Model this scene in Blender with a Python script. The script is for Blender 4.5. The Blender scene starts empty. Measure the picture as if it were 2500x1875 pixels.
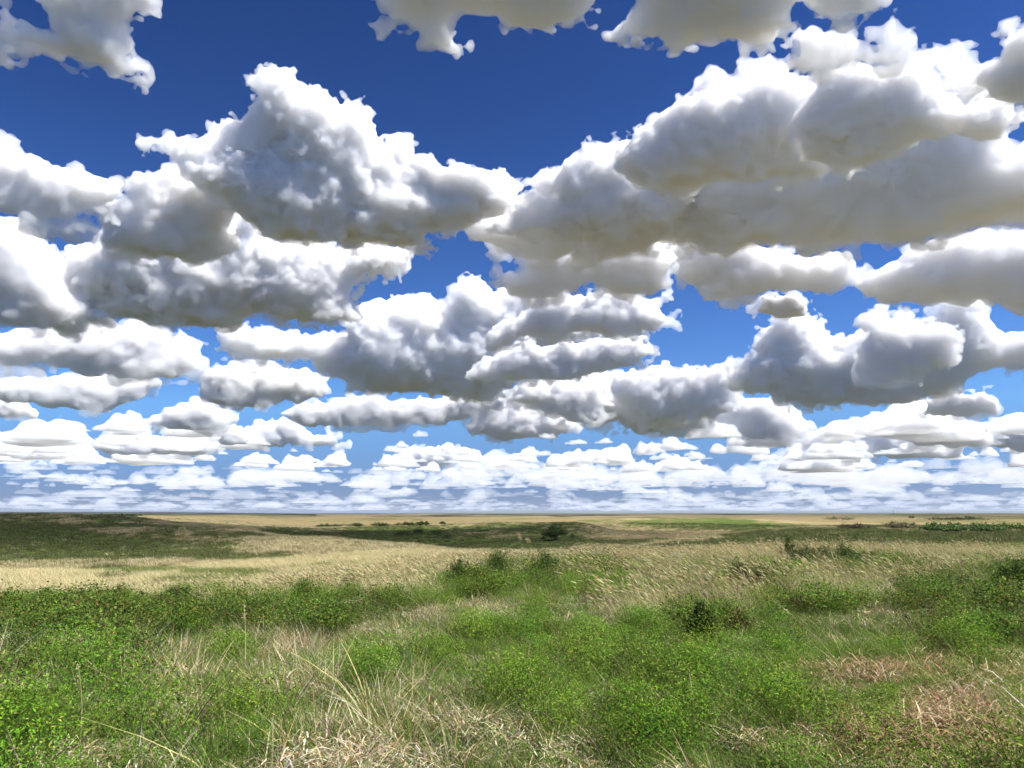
import bpy, math, random, time
import numpy as np
from mathutils import Vector, Matrix, Euler

# ------------------------------------------------------------------ camera, sky, sun, exposure
T0 = time.time()
SC = bpy.context.scene
COL = SC.collection
W0, H0, F0 = 2500.0, 1875.0, 1878.0
EYE = 1.75
PITCH = math.radians(9.62)
camd = bpy.data.cameras.new('camera')
camd.sensor_width = 36.0
camd.lens = 36.0 * F0 / W0
camd.clip_start = 0.05
camd.clip_end = 400000.0
cam = bpy.data.objects.new('camera', camd)
cam.location = (0, 0, EYE)
cam.rotation_euler = (math.pi / 2 + PITCH, 0, 0)
COL.objects.link(cam)
SC.camera = cam

SUN_EL, SUN_AZ = math.radians(60.0), math.radians(110.0)     # azimuth to the right of the view direction (+Y)
SUN_DIR = Vector((math.sin(SUN_AZ) * math.cos(SUN_EL), math.cos(SUN_AZ) * math.cos(SUN_EL), math.sin(SUN_EL)))
world = bpy.data.worlds.new('World')
SC.world = world
world.use_nodes = True
wn = world.node_tree
wn.nodes.clear()
wo = wn.nodes.new('ShaderNodeOutputWorld')
bg = wn.nodes.new('ShaderNodeBackground')
sky = wn.nodes.new('ShaderNodeTexSky')
sky.sky_type = 'NISHITA'
sky.sun_disc = False
sky.sun_elevation = SUN_EL
sky.sun_rotation = SUN_AZ
sky.altitude = 800
sky.air_density = 1.0
sky.dust_density = 0.0
sky.ozone_density = 1.0
tc = wn.nodes.new('ShaderNodeTexCoord')
sx = wn.nodes.new('ShaderNodeSeparateXYZ'); wn.links.new(tc.outputs['Generated'], sx.inputs[0])
def wmath(op, a, b=None):
    n = wn.nodes.new('ShaderNodeMath'); n.operation = op
    for i, v in enumerate((a, b)):
        if v is None: continue
        if isinstance(v, (int, float)): n.inputs[i].default_value = v
        else: wn.links.new(v, n.inputs[i])
    return n.outputs[0]
cx_ = wn.nodes.new('ShaderNodeCombineXYZ')
wn.links.new(sx.outputs[0], cx_.inputs[0]); wn.links.new(sx.outputs[1], cx_.inputs[1])
wn.links.new(wmath('MAXIMUM', sx.outputs[2], 0.13), cx_.inputs[2])
nv_ = wn.nodes.new('ShaderNodeVectorMath'); nv_.operation = 'NORMALIZE'; wn.links.new(cx_.outputs[0], nv_.inputs[0])
wn.links.new(nv_.outputs[0], sky.inputs[0])
gm_ = wn.nodes.new('ShaderNodeGamma'); gm_.inputs[1].default_value = 2.0       # deep clear prairie blue
wn.links.new(sky.outputs[0], gm_.inputs[0])
sc_ = wn.nodes.new('ShaderNodeVectorMath'); sc_.operation = 'MULTIPLY'; sc_.inputs[1].default_value = (.084, .122, .148)
wn.links.new(gm_.outputs[0], sc_.inputs[0])
hz_ = wn.nodes.new('ShaderNodeMix'); hz_.data_type = 'RGBA'                     # whitish air above the horizon
wn.links.new(wmath('POWER', 2.718, wmath('MULTIPLY', wmath('MAXIMUM', sx.outputs[2], 0.0), -8.5)), hz_.inputs[0])
wn.links.new(sc_.outputs[0], hz_.inputs[6]); hz_.inputs[7].default_value = (.86, 1.12, 1.78, 1)
wn.links.new(hz_.outputs[2], bg.inputs[0])
wn.links.new(bg.outputs[0], wo.inputs[0])
bg.inputs[1].default_value = 0.09

sd = bpy.data.lights.new('sun', 'SUN')
sd.energy = 5.0
sd.angle = math.radians(0.53)
sd.color = (1.0, 0.975, 0.93)
so = bpy.data.objects.new('sun', sd)
so.rotation_euler = (-SUN_DIR).to_track_quat('-Z', 'Y').to_euler()
so.location = (0, 0, 60)
COL.objects.link(so)

SC.view_settings.view_transform = 'Standard'
SC.view_settings.look = 'None'
SC.view_settings.exposure = 1.10
SC.view_settings.gamma = 1.0
cy = SC.cycles
cy.max_bounces = 24
cy.diffuse_bounces = 3
cy.glossy_bounces = 2
cy.transmission_bounces = 4
cy.volume_bounces = 20
cy.transparent_max_bounces = 64
cy.use_adaptive_sampling = True
cy.adaptive_threshold = 0.03
cy.use_denoising = True
cy.sample_clamp_indirect = 4.0

# ------------------------------------------------------------------ picture geometry helpers
CP, SP = math.cos(PITCH), math.sin(PITCH)
def ray(px, py):
    """unit direction through a point of the 2500 x 1875 picture"""
    x = (px - W0 / 2) / F0
    v = (H0 / 2 - py) / F0
    d = Vector((x, CP - v * SP, SP + v * CP))
    return d.normalized()
def tag(o, label=None, cat=None, group=None, kind=None):
    if label: o['label'] = label
    if cat: o['category'] = cat
    if group: o['group'] = group
    if kind: o['kind'] = kind
    return o
def mesh_np(name, co, faces, mat=None, smooth=True):
    """mesh from a (n,3) array and an (m,k) index array"""
    me = bpy.data.meshes.new(name)
    co = np.ascontiguousarray(co, dtype=np.float32)
    faces = np.ascontiguousarray(faces, dtype=np.int32)
    m, k = faces.shape
    me.vertices.add(len(co)); me.vertices.foreach_set('co', co.ravel())
    me.loops.add(m * k); me.loops.foreach_set('vertex_index', faces.ravel())
    me.polygons.add(m)
    me.polygons.foreach_set('loop_start', np.arange(m, dtype=np.int32) * k)
    me.polygons.foreach_set('loop_total', np.full(m, k, dtype=np.int32))
    if smooth: me.polygons.foreach_set('use_smooth', np.ones(m, dtype=bool))
    me.update(calc_edges=True)
    if mat: me.materials.append(mat)
    return me
def link(name, me, parent=None):
    o = bpy.data.objects.new(name, me)
    COL.objects.link(o)
    if parent: o.parent = parent
    return o

# ------------------------------------------------------------------ the land: one sheet from the camera's feet to the horizon
def pchip(xs, ys, x):
    xs, ys = np.asarray(xs, float), np.asarray(ys, float)
    h = np.diff(xs); dl = np.diff(ys) / h
    m = np.zeros(len(xs)); m[0], m[-1] = dl[0], dl[-1]
    for i in range(1, len(xs) - 1):
        if dl[i - 1] * dl[i] > 0:
            w1, w2 = 2 * h[i] + h[i - 1], h[i] + 2 * h[i - 1]
            m[i] = (w1 + w2) / (w1 / dl[i - 1] + w2 / dl[i])
    i = np.clip(np.searchsorted(xs, x) - 1, 0, len(h) - 1)
    t = np.clip((x - xs[i]) / h[i], 0, 1)
    return ((1 + 2 * t) * (1 - t) ** 2 * ys[i] + t * (1 - t) ** 2 * h[i] * m[i] + t * t * (3 - 2 * t) * ys[i + 1] + t * t * (t - 1) * h[i] * m[i + 1])
# for nine bearings (picture columns): distance (m) -> picture row where the ground at that distance shows
NEAR = {1: 4200, 5.5: 1885}
COLS = {
 -500: {8: 1695, 12: 1560, 17: 1495, 25: 1482, 40: 1468, 60: 1440, 85: 1410, 120: 1378, 160: 1338, 210: 1292, 270: 1261, 350: 1270, 600: 1264, 1200: 1259.5, 3000: 1257},
 0:    {8: 1690, 12: 1552, 17: 1487, 25: 1477, 40: 1464, 60: 1434, 85: 1404, 120: 1375, 160: 1336, 210: 1290, 270: 1261, 350: 1270, 600: 1264, 1200: 1259.5, 3000: 1257},
 300:  {8: 1690, 12: 1550, 17: 1482, 25: 1468, 40: 1454, 60: 1424, 85: 1396, 120: 1366, 160: 1328, 210: 1284, 260: 1263, 350: 1272, 600: 1265, 1200: 1260, 3000: 1257},
 560:  {8: 1688, 12: 1547, 17: 1474, 25: 1455, 40: 1438, 60: 1410, 85: 1382, 120: 1352, 160: 1314, 205: 1284, 260: 1300, 350: 1288, 480: 1274, 800: 1270, 1200: 1263, 3000: 1258},
 780:  {8: 1685, 12: 1545, 17: 1465, 25: 1437, 40: 1418, 60: 1394, 85: 1368, 120: 1338, 155: 1315, 200: 1334, 260: 1322, 350: 1300, 480: 1286, 650: 1292, 900: 1273, 1500: 1264, 3500: 1258},
 1000: {8: 1682, 12: 1540, 17: 1452, 25: 1412, 40: 1396, 60: 1376, 85: 1356, 110: 1340, 138: 1328, 180: 1348, 230: 1332, 300: 1308, 390: 1290, 470: 1280, 650: 1287, 900: 1272, 1500: 1264, 3500: 1258},
 1250: {8: 1680, 12: 1532, 17: 1445, 25: 1398, 35: 1381, 50: 1378, 75: 1361, 108: 1345.5, 135: 1362, 170: 1342, 210: 1323, 270: 1303, 350: 1287, 430: 1277, 600: 1284, 900: 1271, 1500: 1263.5, 3500: 1258},
 1400: {8: 1680, 12: 1530, 17: 1441, 25: 1390, 35: 1366, 48: 1366, 75: 1358, 108: 1344, 135: 1358, 170: 1338, 210: 1320, 270: 1297, 350: 1281, 430: 1276, 560: 1284, 800: 1269, 1500: 1263.5, 3500: 1258},
 1540: {8: 1679, 12: 1528, 17: 1438, 25: 1384, 35: 1356, 45: 1354, 62: 1360, 90: 1342, 115: 1331, 150: 1342, 190: 1322, 240: 1309, 310: 1299, 380: 1303, 500: 1280, 640: 1265, 900: 1270, 1500: 1263, 3500: 1258},
 1680: {8: 1678, 12: 1526, 17: 1436, 25: 1380, 35: 1350, 44: 1346, 62: 1354, 95: 1334, 135: 1317, 180: 1330, 230: 1320, 310: 1306, 400: 1292, 520: 1277, 660: 1265.5, 900: 1271, 1500: 1263, 3500: 1258},
 1850: {8: 1677, 12: 1524, 17: 1434, 25: 1377, 35: 1345, 43: 1342, 60: 1350, 95: 1330, 135: 1310, 175: 1296, 230: 1308, 330: 1298, 450: 1287, 560: 1277, 700: 1268, 900: 1273, 1500: 1264, 3500: 1258},
 2020: {8: 1677, 12: 1524, 17: 1434, 25: 1376, 35: 1342, 43: 1340, 60: 1346, 95: 1327, 135: 1307, 185: 1289, 240: 1298, 330: 1292, 450: 1285, 600: 1280, 800: 1276, 1100: 1272, 1500: 1265, 3500: 1258},
 2250: {8: 1678, 12: 1526, 17: 1438, 25: 1382, 35: 1346, 43: 1342, 60: 1347, 95: 1328, 135: 1309, 190: 1293, 240: 1299, 330: 1294, 450: 1286, 600: 1280, 800: 1275, 1100: 1271, 1500: 1265, 3500: 1258},
 2500: {8: 1680, 12: 1530, 17: 1444, 25: 1388, 35: 1350, 43: 1345, 60: 1348, 95: 1328, 135: 1310, 190: 1294, 240: 1300, 330: 1294, 450: 1287, 600: 1281, 800: 1275, 1100: 1271, 1500: 1265, 3500: 1258},
}
FAR = {7000: 1256.6, 15000: 1255.2, 30000: 1254.4, 65000: 1254.0}
RR = np.exp(np.linspace(math.log(1.0), math.log(65000.0), 300))
RR = np.concatenate([[0.0], RR])
CX = sorted(COLS)
for c in CX:                                            # the near crest carries half a metre of grass: keep the soil below it
    w_ = min(max((c - 1300) / 150, 0), 1)
    for r_, dd in ((25, 9), (35, 17), (43, 19), (44, 19), (45, 19), (48, 17), (60, 10), (62, 10), (75, 4)):
        if r_ in COLS[c]: COLS[c][r_] += dd * w_
    if c < 900:
        for r_ in (12, 17, 25): COLS[c][r_] += 12
AZC = np.array([math.atan2(ray(c, 1320).x, ray(c, 1320).y) for c in CX])
def slope_of(px, py):
    r = ray(px, py); return r.z / math.hypot(r.x, r.y)
TAB = []
for c in CX:
    d = dict(NEAR); d.update(COLS[c]); d.update(FAR)
    rs_ = sorted(d)
    TAB.append(pchip([math.log(r) for r in rs_], [slope_of(c, d[r]) for r in rs_], np.log(np.maximum(RR, 1.0))))
TAB = np.array(TAB)
AZ = np.concatenate([np.linspace(-180, -54, 43)[:-1], np.linspace(-54, 54, 541), np.linspace(54, 180, 43)[1:]])
AZr = np.radians(AZ)
G = np.zeros((len(AZ), len(RR)))
for j in range(len(RR)):
    G[:, j] = pchip(AZC, TAB[:, j], np.clip(AZr, AZC[0], AZC[-1]))
mid = G[(np.abs(AZ) < 30)].mean(0)
side = np.clip((np.abs(AZ) - 50) / 60, 0, 1)[:, None]
G = G * (1 - side) + mid[None, :] * side
ZG = EYE + RR[None, :] * G
ZG[:, 0] = ZG[:, 1]
ZG[:, 0] = ZG[:, 1] = ZG[:, 1].mean()
_lat = np.random.RandomState(5).rand(256, 256).astype(np.float64) - .5
def vn(x, y, s, o=0):
    """smooth 2D value noise -1..1, period s metres"""
    x = np.asarray(x, float) / s + o * 17.3; y = np.asarray(y, float) / s + o * 31.7
    i, j = np.floor(x).astype(int), np.floor(y).astype(int)
    f, g = x - i, y - j
    f = f * f * f * (f * (f * 6 - 15) + 10); g = g * g * g * (g * (g * 6 - 15) + 10)
    L = lambda a, b: _lat[a % 256, b % 256]
    return 2 * ((L(i, j) * (1 - f) + L(i + 1, j) * f) * (1 - g) + (L(i, j + 1) * (1 - f) + L(i + 1, j + 1) * f) * g)
def bumps(x, y):
    r = np.hypot(x, y)
    z = .05 * vn(x, y, 1.3, 1) + .10 * vn(x, y, 4.5, 2) * np.clip(r / 10, 0, 1)
    z += .22 * vn(x, y, 14, 3) * np.clip((r - 15) / 60, 0, 1) + .75 * vn(x, y, 33, 4) * np.clip((r - 80) / 150, 0, 1)
    z += 2.6 * vn(x, y, 150, 5) * np.clip((r - 500) / 900, 0, 1) + 5.0 * vn(x, y, 520, 6) * np.clip((r - 1600) / 3000, 0, 1)
    z += 12 * vn(x, y, 2100, 7) * np.clip((r - 5000) / 9000, 0, 1)
    return z
XG = RR[None, :] * np.sin(AZr)[:, None]; YG = RR[None, :] * np.cos(AZr)[:, None]
ZG = ZG + bumps(XG, YG)
ZG[:, 0] = ZG[:, 1].mean()
LR = np.log(np.maximum(RR, 1e-3))
def gz(x, y):
    """height of the ground"""
    x, y = np.asarray(x, float), np.asarray(y, float)
    r = np.maximum(np.hypot(x, y), 1.0); a = np.degrees(np.arctan2(x, y))
    fi = np.interp(a, AZ, np.arange(len(AZ))); fj = np.interp(r, RR, np.arange(len(RR)))
    i = np.minimum(fi.astype(int), len(AZ) - 2); j = np.minimum(fj.astype(int), len(RR) - 2)
    u, v = fi - i, fj - j
    return (ZG[i, j] * (1 - u) + ZG[i + 1, j] * u) * (1 - v) + (ZG[i, j + 1] * (1 - u) + ZG[i + 1, j + 1] * u) * v
def proj(x, y, z):
    """picture position of points in the scene"""
    zz = z - EYE
    dep = y * CP + zz * SP
    vv = -y * SP + zz * CP
    return W0 / 2 + F0 * x / dep, H0 / 2 - F0 * vv / dep
def blobs(px, py, L):
    s = np.zeros(np.shape(px))
    for (cx, cy_, rx, ry, w) in L:
        q = ((px - cx) / rx) ** 2 + ((py - cy_) / ry) ** 2
        s = np.maximum(s, w * np.clip(1.35 - q, 0, 1))
    return s
# which plants cover the ground where: (centre, radii, amount) as seen on the photograph's ground
GREEN_FAR = [(90, 1330, 330, 42, .8), (330, 1350, 250, 12, .9), (640, 1303, 90, 10, .9), (330, 1393, 190, 13, .95), (560, 1358, 230, 9, .9), (690, 1352, 60, 8, .7), (1200, 1328, 220, 14, 1.0), (1330, 1318, 110, 12, .9),
  (1010, 1356, 90, 11, .7), (1180, 1360, 130, 10, .75), (1400, 1350, 120, 8, .7), (1600, 1325, 190, 12, .95), (1690, 1276, 210, 13, .95), (1760, 1285, 170, 12, .8), (560, 1405, 110, 14, .55), (460, 1425, 110, 12, .6), (900, 1320, 130, 14, .7), (1000, 1303, 110, 12, .8),
  (950, 1268, 120, 3, .7), (2120, 1262, 80, 3, .7), (2300, 1272, 190, 4, .6), (2440, 1310, 160, 12, .6), (2100, 1318, 220, 14, .5), (1800, 1330, 200, 10, .45), (1500, 1272, 90, 5, .6), (2480, 1275, 90, 4, .6), (1730, 1262, 120, 2.5, .6)]
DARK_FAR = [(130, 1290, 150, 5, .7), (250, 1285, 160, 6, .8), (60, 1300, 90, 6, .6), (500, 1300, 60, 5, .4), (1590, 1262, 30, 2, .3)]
PXG, PYG = proj(XG, np.maximum(YG, .01), ZG)
front = (YG > np.abs(XG) * .3)
gn = .5 + .5 * vn(XG, YG, 38, 8) + .45 * vn(XG, YG, 11, 9) + .3 * vn(XG, YG, 4, 10)
gfar = blobs(PXG + 14 * vn(XG, YG, 9, 3), PYG + 3 * vn(XG, YG, 14, 4), GREEN_FAR) * front
RG = np.hypot(XG, YG)
green = np.clip(gfar * 1.15 + (gn - .38) * .85, 0, 1)
right_slope = np.clip((PXG - 1350) / 400, 0, 1) * np.clip((RG - 50) / 20, 0, 1) * np.clip((215 - RG) / 20, 0, 1) * front
green = np.clip(green + .22 * right_slope, 0, 1)
greenfarplain = np.clip(.45 + 1.1 * vn(XG, YG * .55, 330, 11) + .8 * vn(XG, YG, 90, 12), 0, 1) * .75
t_ = np.clip((RG - 700) / 500, 0, 1)
green = green * (1 - t_) + np.maximum(greenfarplain, gfar) * t_
green = np.where(RG < 40, np.maximum(green, .55), green)
green = np.where(np.abs(AZ)[:, None] > 50, np.maximum(green, .75), green)      # open pasture out of sight of the picture
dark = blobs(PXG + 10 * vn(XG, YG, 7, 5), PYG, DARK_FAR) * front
dark = np.maximum(dark, np.clip((RG - 5000) / 4000, 0, .75)); dark = np.where((AZ[:, None] < -14), np.maximum(dark, np.clip((RG - 1500) / 1500, 0, .85)), dark)  # far band: cloud shadow and woods put into the ground colour
sm = lambda lo, hi, v: np.clip((v - lo) / (hi - lo), 0, 1)
olive = front * np.maximum.reduce([
    sm(100, 125, RG) * sm(330, 262, RG) * sm(640, 560, PXG) * .66,
    sm(620, 700, PXG) * sm(1500, 1380, PXG) * sm(150 - 40 * sm(700, 1250, PXG), 175 - 30 * sm(700, 1250, PXG), RG) * sm(470, 380, RG) * .80,
    sm(1330, 1430, PXG) * sm(55, 70, RG) * sm(178, 150, RG) * .95,
    sm(1700, 1800, PXG) * sm(200, 230, RG) * sm(700, 500, RG) * .45])
green = np.clip(green * .75 + olive * (.75 + .5 * vn(XG, YG, 9, 51) + .4 * vn(XG, YG, 3.2, 52)), 0, 1)
c1_ = np.interp(PXG, [300, 560, 780, 1000, 1250, 1400, 1540, 1680], [262, 205, 155, 138, 108, 108, 115, 135])
c2_ = np.interp(PXG, [700, 1000, 1250, 1420, 1540, 1640, 1700], [520, 470, 430, 420, 385, 315, 300])
gold = np.maximum(np.exp(-((RG - c1_ + 6) / (.07 * c1_)) ** 2) * (PXG > 380) * (PXG < 1760), .8 * np.exp(-((RG - c2_ + 10) / (.07 * c2_)) ** 2) * (PXG > 850) * (PXG < 1750)) * front
green = green * (1 - np.clip(gold, 0, 1))
co = np.stack([XG, YG, ZG], 2).reshape(-1, 3)
nA, nR = XG.shape
ii, jj = np.meshgrid(np.arange(nA - 1), np.arange(1, nR - 1), indexing='ij')
a_ = (ii * nR + jj).ravel()
quads = np.stack([a_, a_ + 1, a_ + nR + 1, a_ + nR], 1)
def nodes_of(name):
    m = bpy.data.materials.new(name); m.use_nodes = True
    return m, m.node_tree, m.node_tree.nodes['Principled BSDF']
def ramp(nt, fac, stops):
    r = nt.nodes.new('ShaderNodeValToRGB')
    while len(r.color_ramp.elements) < len(stops): r.color_ramp.elements.new(.5)
    for e, (p, c) in zip(r.color_ramp.elements, stops): e.position = p; e.color = (*c, 1)
    if fac is not None: nt.links.new(fac, r.inputs[0])
    return r.outputs[0]
def noise_n(nt, scale, detail=4, rough=.6, vec=None, stretch=None):
    n = nt.nodes.new('ShaderNodeTexNoise'); n.inputs['Scale'].default_value = scale
    n.inputs['Detail'].default_value = detail; n.inputs['Roughness'].default_value = rough
    if vec is None:
        g = nt.nodes.new('ShaderNodeNewGeometry'); vec = g.outputs['Position']
    if stretch:
        mp = nt.nodes.new('ShaderNodeMapping'); mp.inputs['Scale'].default_value = stretch
        nt.links.new(vec, mp.inputs[0]); vec = mp.outputs[0]
    nt.links.new(vec, n.inputs['Vector'])
    return n.outputs['Fac']
def mixc(nt, fac, a, b, mode='MIX'):
    n = nt.nodes.new('ShaderNodeMix'); n.data_type = 'RGBA'; n.blend_type = mode
    for i, v in ((0, fac), (6, a), (7, b)):
        if isinstance(v, (int, float)): n.inputs[i].default_value = v
        elif isinstance(v, tuple): n.inputs[i].default_value = (*v, 1)
        else: nt.links.new(v, n.inputs[i])
    return n.outputs[2]
def mth(nt, op, a, b=0.0, c=None):
    n = nt.nodes.new('ShaderNodeMath'); n.operation = op
    for i, v in enumerate((a, b, c)):
        if v is None: continue
        if isinstance(v, (int, float)): n.inputs[i].default_value = v
        else: nt.links.new(v, n.inputs[i])
    return n.outputs[0]
gmat, nt, bs = nodes_of('prairie_soil_and_turf')
at = nt.nodes.new('ShaderNodeAttribute'); at.attribute_name = 'cover'
sp_ = nt.nodes.new('ShaderNodeSeparateXYZ'); nt.links.new(at.outputs['Vector'], sp_.inputs[0])
f1 = noise_n(nt, 1.1, 5, .75); f2 = noise_n(nt, .16, 5, .7)
at2 = nt.nodes.new('ShaderNodeAttribute'); at2.attribute_name = 'tone'
gr = mth(nt, 'ADD', sp_.outputs[0], mth(nt, 'MULTIPLY', mth(nt, 'ADD', mth(nt, 'ADD', f1, f2), -1.0), 1.5))
tan_c = ramp(nt, noise_n(nt, .7, 6, .8), [(.3, (.15, .115, .06)), (.5, (.25, .195, .10)), (.7, (.36, .29, .16))])
grn_c = ramp(nt, noise_n(nt, .5, 6, .8), [(.3, (.035, .055, .014)), (.5, (.075, .105, .026)), (.72, (.13, .16, .05))])
c1 = mixc(nt, ramp(nt, gr, [(.3, (0, 0, 0)), (.75, (1, 1, 1))]), tan_c, grn_c)
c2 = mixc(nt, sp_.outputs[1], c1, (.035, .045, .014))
c3 = mixc(nt, sp_.outputs[2], c2, (.06, .05, .028))
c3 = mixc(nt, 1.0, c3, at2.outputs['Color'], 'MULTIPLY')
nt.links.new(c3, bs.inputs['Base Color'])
bs.inputs['Roughness'].default_value = 1; bs.inputs['Specular IOR Level'].default_value = 0
bp = nt.nodes.new('ShaderNodeBump'); bp.inputs['Strength'].default_value = 1; bp.inputs['Distance'].default_value = .35
nt.links.new(noise_n(nt, 2.2, 6, .8), bp.inputs['Height']); nt.links.new(bp.outputs[0], bs.inputs['Normal'])
gm = mesh_np('ground', co, quads, gmat)
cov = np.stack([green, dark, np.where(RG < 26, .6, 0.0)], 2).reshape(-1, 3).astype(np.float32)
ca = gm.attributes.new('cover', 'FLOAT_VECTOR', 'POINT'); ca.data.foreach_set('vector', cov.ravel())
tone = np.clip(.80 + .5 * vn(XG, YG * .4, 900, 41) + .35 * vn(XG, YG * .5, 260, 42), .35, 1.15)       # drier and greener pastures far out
tone = np.where(RG > 700, tone * .72, 1.0); tone = np.where((np.abs(AZ)[:, None] > 50) & (RG > 60), .36, tone)  # ground far out and out of sight darkened to cut its bounce onto clouds
pale = np.where((np.abs(AZ)[:, None] > 50), 1.0, np.clip((RG - 1200) / 1500, 0, 1) * .35)  # also tinted bluer, so the light bounced to cloud bases is less yellow
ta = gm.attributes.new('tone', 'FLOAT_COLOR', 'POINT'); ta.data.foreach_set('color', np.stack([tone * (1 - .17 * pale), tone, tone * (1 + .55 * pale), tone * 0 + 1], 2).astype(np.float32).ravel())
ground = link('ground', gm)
tag(ground, kind='structure')

# far rises at the edge of sight
def ridge(name, D, az0, az1, prof, col, depth, seed):
    n = 400; rs = np.random.RandomState(seed)
    a = np.radians(np.linspace(az0, az1, n))
    h = prof(np.linspace(az0, az1, n))
    rows = []
    for k, (dd, hh) in enumerate(((0, -30), (.25, .55), (.55, .92), (1, 1.0), (2.6, .9), (4, -30))):
        r = D + depth * dd * (1 + .2 * vn(a * 60, a * 0, 1., k))
        z = (h * hh if hh > 0 else np.full(n, -40.))
        z = z + (vn(a * 400, a * 0 + k, 1., k) * h * .06 if hh > 0 else 0)
        rows.append(np.stack([r * np.sin(a), r * np.cos(a), z], 1))
    P = np.array(rows); m = len(rows)
    i, j = np.meshgrid(np.arange(m - 1), np.arange(n - 1), indexing='ij'); b = (i * n + j).ravel()
    q = np.stack([b, b + 1, b + n + 1, b + n], 1)
    mt, nt, bs = nodes_of(name + '_cover')
    nt.links.new(ramp(nt, noise_n(nt, .002, 6, .7), [(.35, col), (.65, tuple(v * 1.6 for v in col))]), bs.inputs['Base Color'])
    bs.inputs['Roughness'].default_value = 1; bs.inputs['Specular IOR Level'].default_value = 0
    o = link(name, mesh_np(name, P.reshape(-1, 3), q[:, ::-1], mt))
    tag(o, kind='structure')
def zof(py, D): return EYE + D * (math.tan(math.atan((H0 / 2 - py) / F0) + PITCH))
ridge('hills', 52000, -15, 40, lambda a: zof(1248.6, 52000) * np.clip((a + 10) / 8, 0, 1) ** .5 * (1 + .12 * vn(a * 1.0, a * 0, 2.0, 1) + .10 * vn(a, a * 0, .7, 2)), (.06, .07, .05), 2500, 3)
ridge('shaded_wooded_rise', 17000, -42, 42, lambda a: zof(1253.4, 17000) * (1 + .06 * vn(a, a * 0, 3., 4) + .07 * vn(a, a * 0, .5, 5)) + 28 * np.clip((-15 - a) / 9, 0, 1), (.022, .026, .018), 900, 4)  # colour darkened for cloud shadow on the land as well as for woods
print('terrain', '%.1fs' % (time.time() - T0))

# ------------------------------------------------------------------ clouds: closed meshes round an even scattering medium
def bspl(n, period, off):
    """cubic B-spline taps for n samples of a lattice with the given period"""
    t = np.arange(n) / period + off
    i = np.floor(t).astype(int); f = (t - i).astype(np.float32)
    w = np.stack([(1 - f) ** 3 / 6, (3 * f ** 3 - 6 * f ** 2 + 4) / 6, (-3 * f ** 3 + 3 * f ** 2 + 3 * f + 1) / 6, f ** 3 / 6], 0)
    m = int(i.max()) + 4
    M = np.zeros((n, m), np.float32)
    for k in range(4): M[np.arange(n), i + k] = w[k]
    return M
def noise3(shape, per, rs):
    """smooth value noise, about -1..1; per = the period in cells on each axis"""
    A = [bspl(shape[a], per[a], rs.rand()) for a in range(3)]
    L = (rs.rand(A[0].shape[1], A[1].shape[1], A[2].shape[1]).astype(np.float32) - .5) * 2
    L = np.tensordot(A[0], L, (1, 0))
    L = np.tensordot(A[1], L, (1, 1)).transpose(1, 0, 2)
    L = np.tensordot(A[2], L, (1, 2)).transpose(1, 2, 0)
    return L * 2.2
def surface_nets(F, h, org):
    """quads round the region F > 0"""
    nx, ny, nz = F.shape
    ins = F > 0
    c = [ins[i:nx - 1 + i, j:ny - 1 + j, k:nz - 1 + k] for i in (0, 1) for j in (0, 1) for k in (0, 1)]
    cnt = sum(x.astype(np.int8) for x in c)
    act = (cnt > 0) & (cnt < 8)
    idx = np.full(act.shape, -1, np.int32)
    I, J, K = np.nonzero(act)
    idx[I, J, K] = np.arange(len(I), dtype=np.int32)
    P = np.zeros((len(I), 3), np.float32); N = np.zeros(len(I), np.float32)
    cor = [(i, j, k) for i in (0, 1) for j in (0, 1) for k in (0, 1)]
    val = [F[I + a, J + b, K + d] for a, b, d in cor]
    for a in range(8):
        for b in range(a + 1, 8):
            if sum(abs(cor[a][q] - cor[b][q]) for q in range(3)) != 1: continue
            va, vb = val[a], val[b]
            s = (va > 0) != (vb > 0)
            t = np.where(s, va / np.where(s, va - vb, 1), 0)
            for q in range(3):
                P[:, q] += np.where(s, cor[a][q] + t * (cor[b][q] - cor[a][q]), 0)
            N += s
    P /= N[:, None]
    P += np.stack([I, J, K], 1)
    co = P * h + org
    Q = []
    for ax in range(3):
        s1 = [slice(1, nx - 1), slice(1, ny - 1), slice(1, nz - 1)]
        a = [slice(1, -1)] * 3; b = [slice(1, -1)] * 3
        a[ax] = slice(0, -1); b[ax] = slice(1, None)
        fa, fb = ins[tuple(a)], ins[tuple(b)]
        for flip, m in ((0, fa & ~fb), (1, ~fa & fb)):
            E = np.stack(np.nonzero(m), 1)
            if not len(E): continue
            o1, o2 = [(1, 2), (2, 0), (0, 1)][ax]
            E = E + 1; E[:, ax] -= 1
            def cell(d1, d2):
                G = E.copy(); G[:, o1] -= d1; G[:, o2] -= d2
                return idx[G[:, 0], G[:, 1], G[:, 2]]
            q = np.stack([cell(1, 1), cell(0, 1), cell(0, 0), cell(1, 0)], 1)
            Q.append(q[:, ::-1] if flip else q)
    return co, np.concatenate(Q)
def drop_specks(co, q, least):
    """leave out loose scraps of fewer than `least` vertices"""
    lab = np.arange(len(co))
    for _ in range(60):
        m = lab[q].min(1); new = lab.copy()
        for k in range(4): np.minimum.at(new, q[:, k], m)
        new = new[new]; new = new[new]
        if (new == lab).all(): break
        lab = new
    big = np.bincount(lab, minlength=len(co))[lab] >= least
    if not big.any(): return co, q
    q = q[big[q[:, 0]]]; idx = np.cumsum(big) - 1
    return co[big], idx[q]
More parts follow.
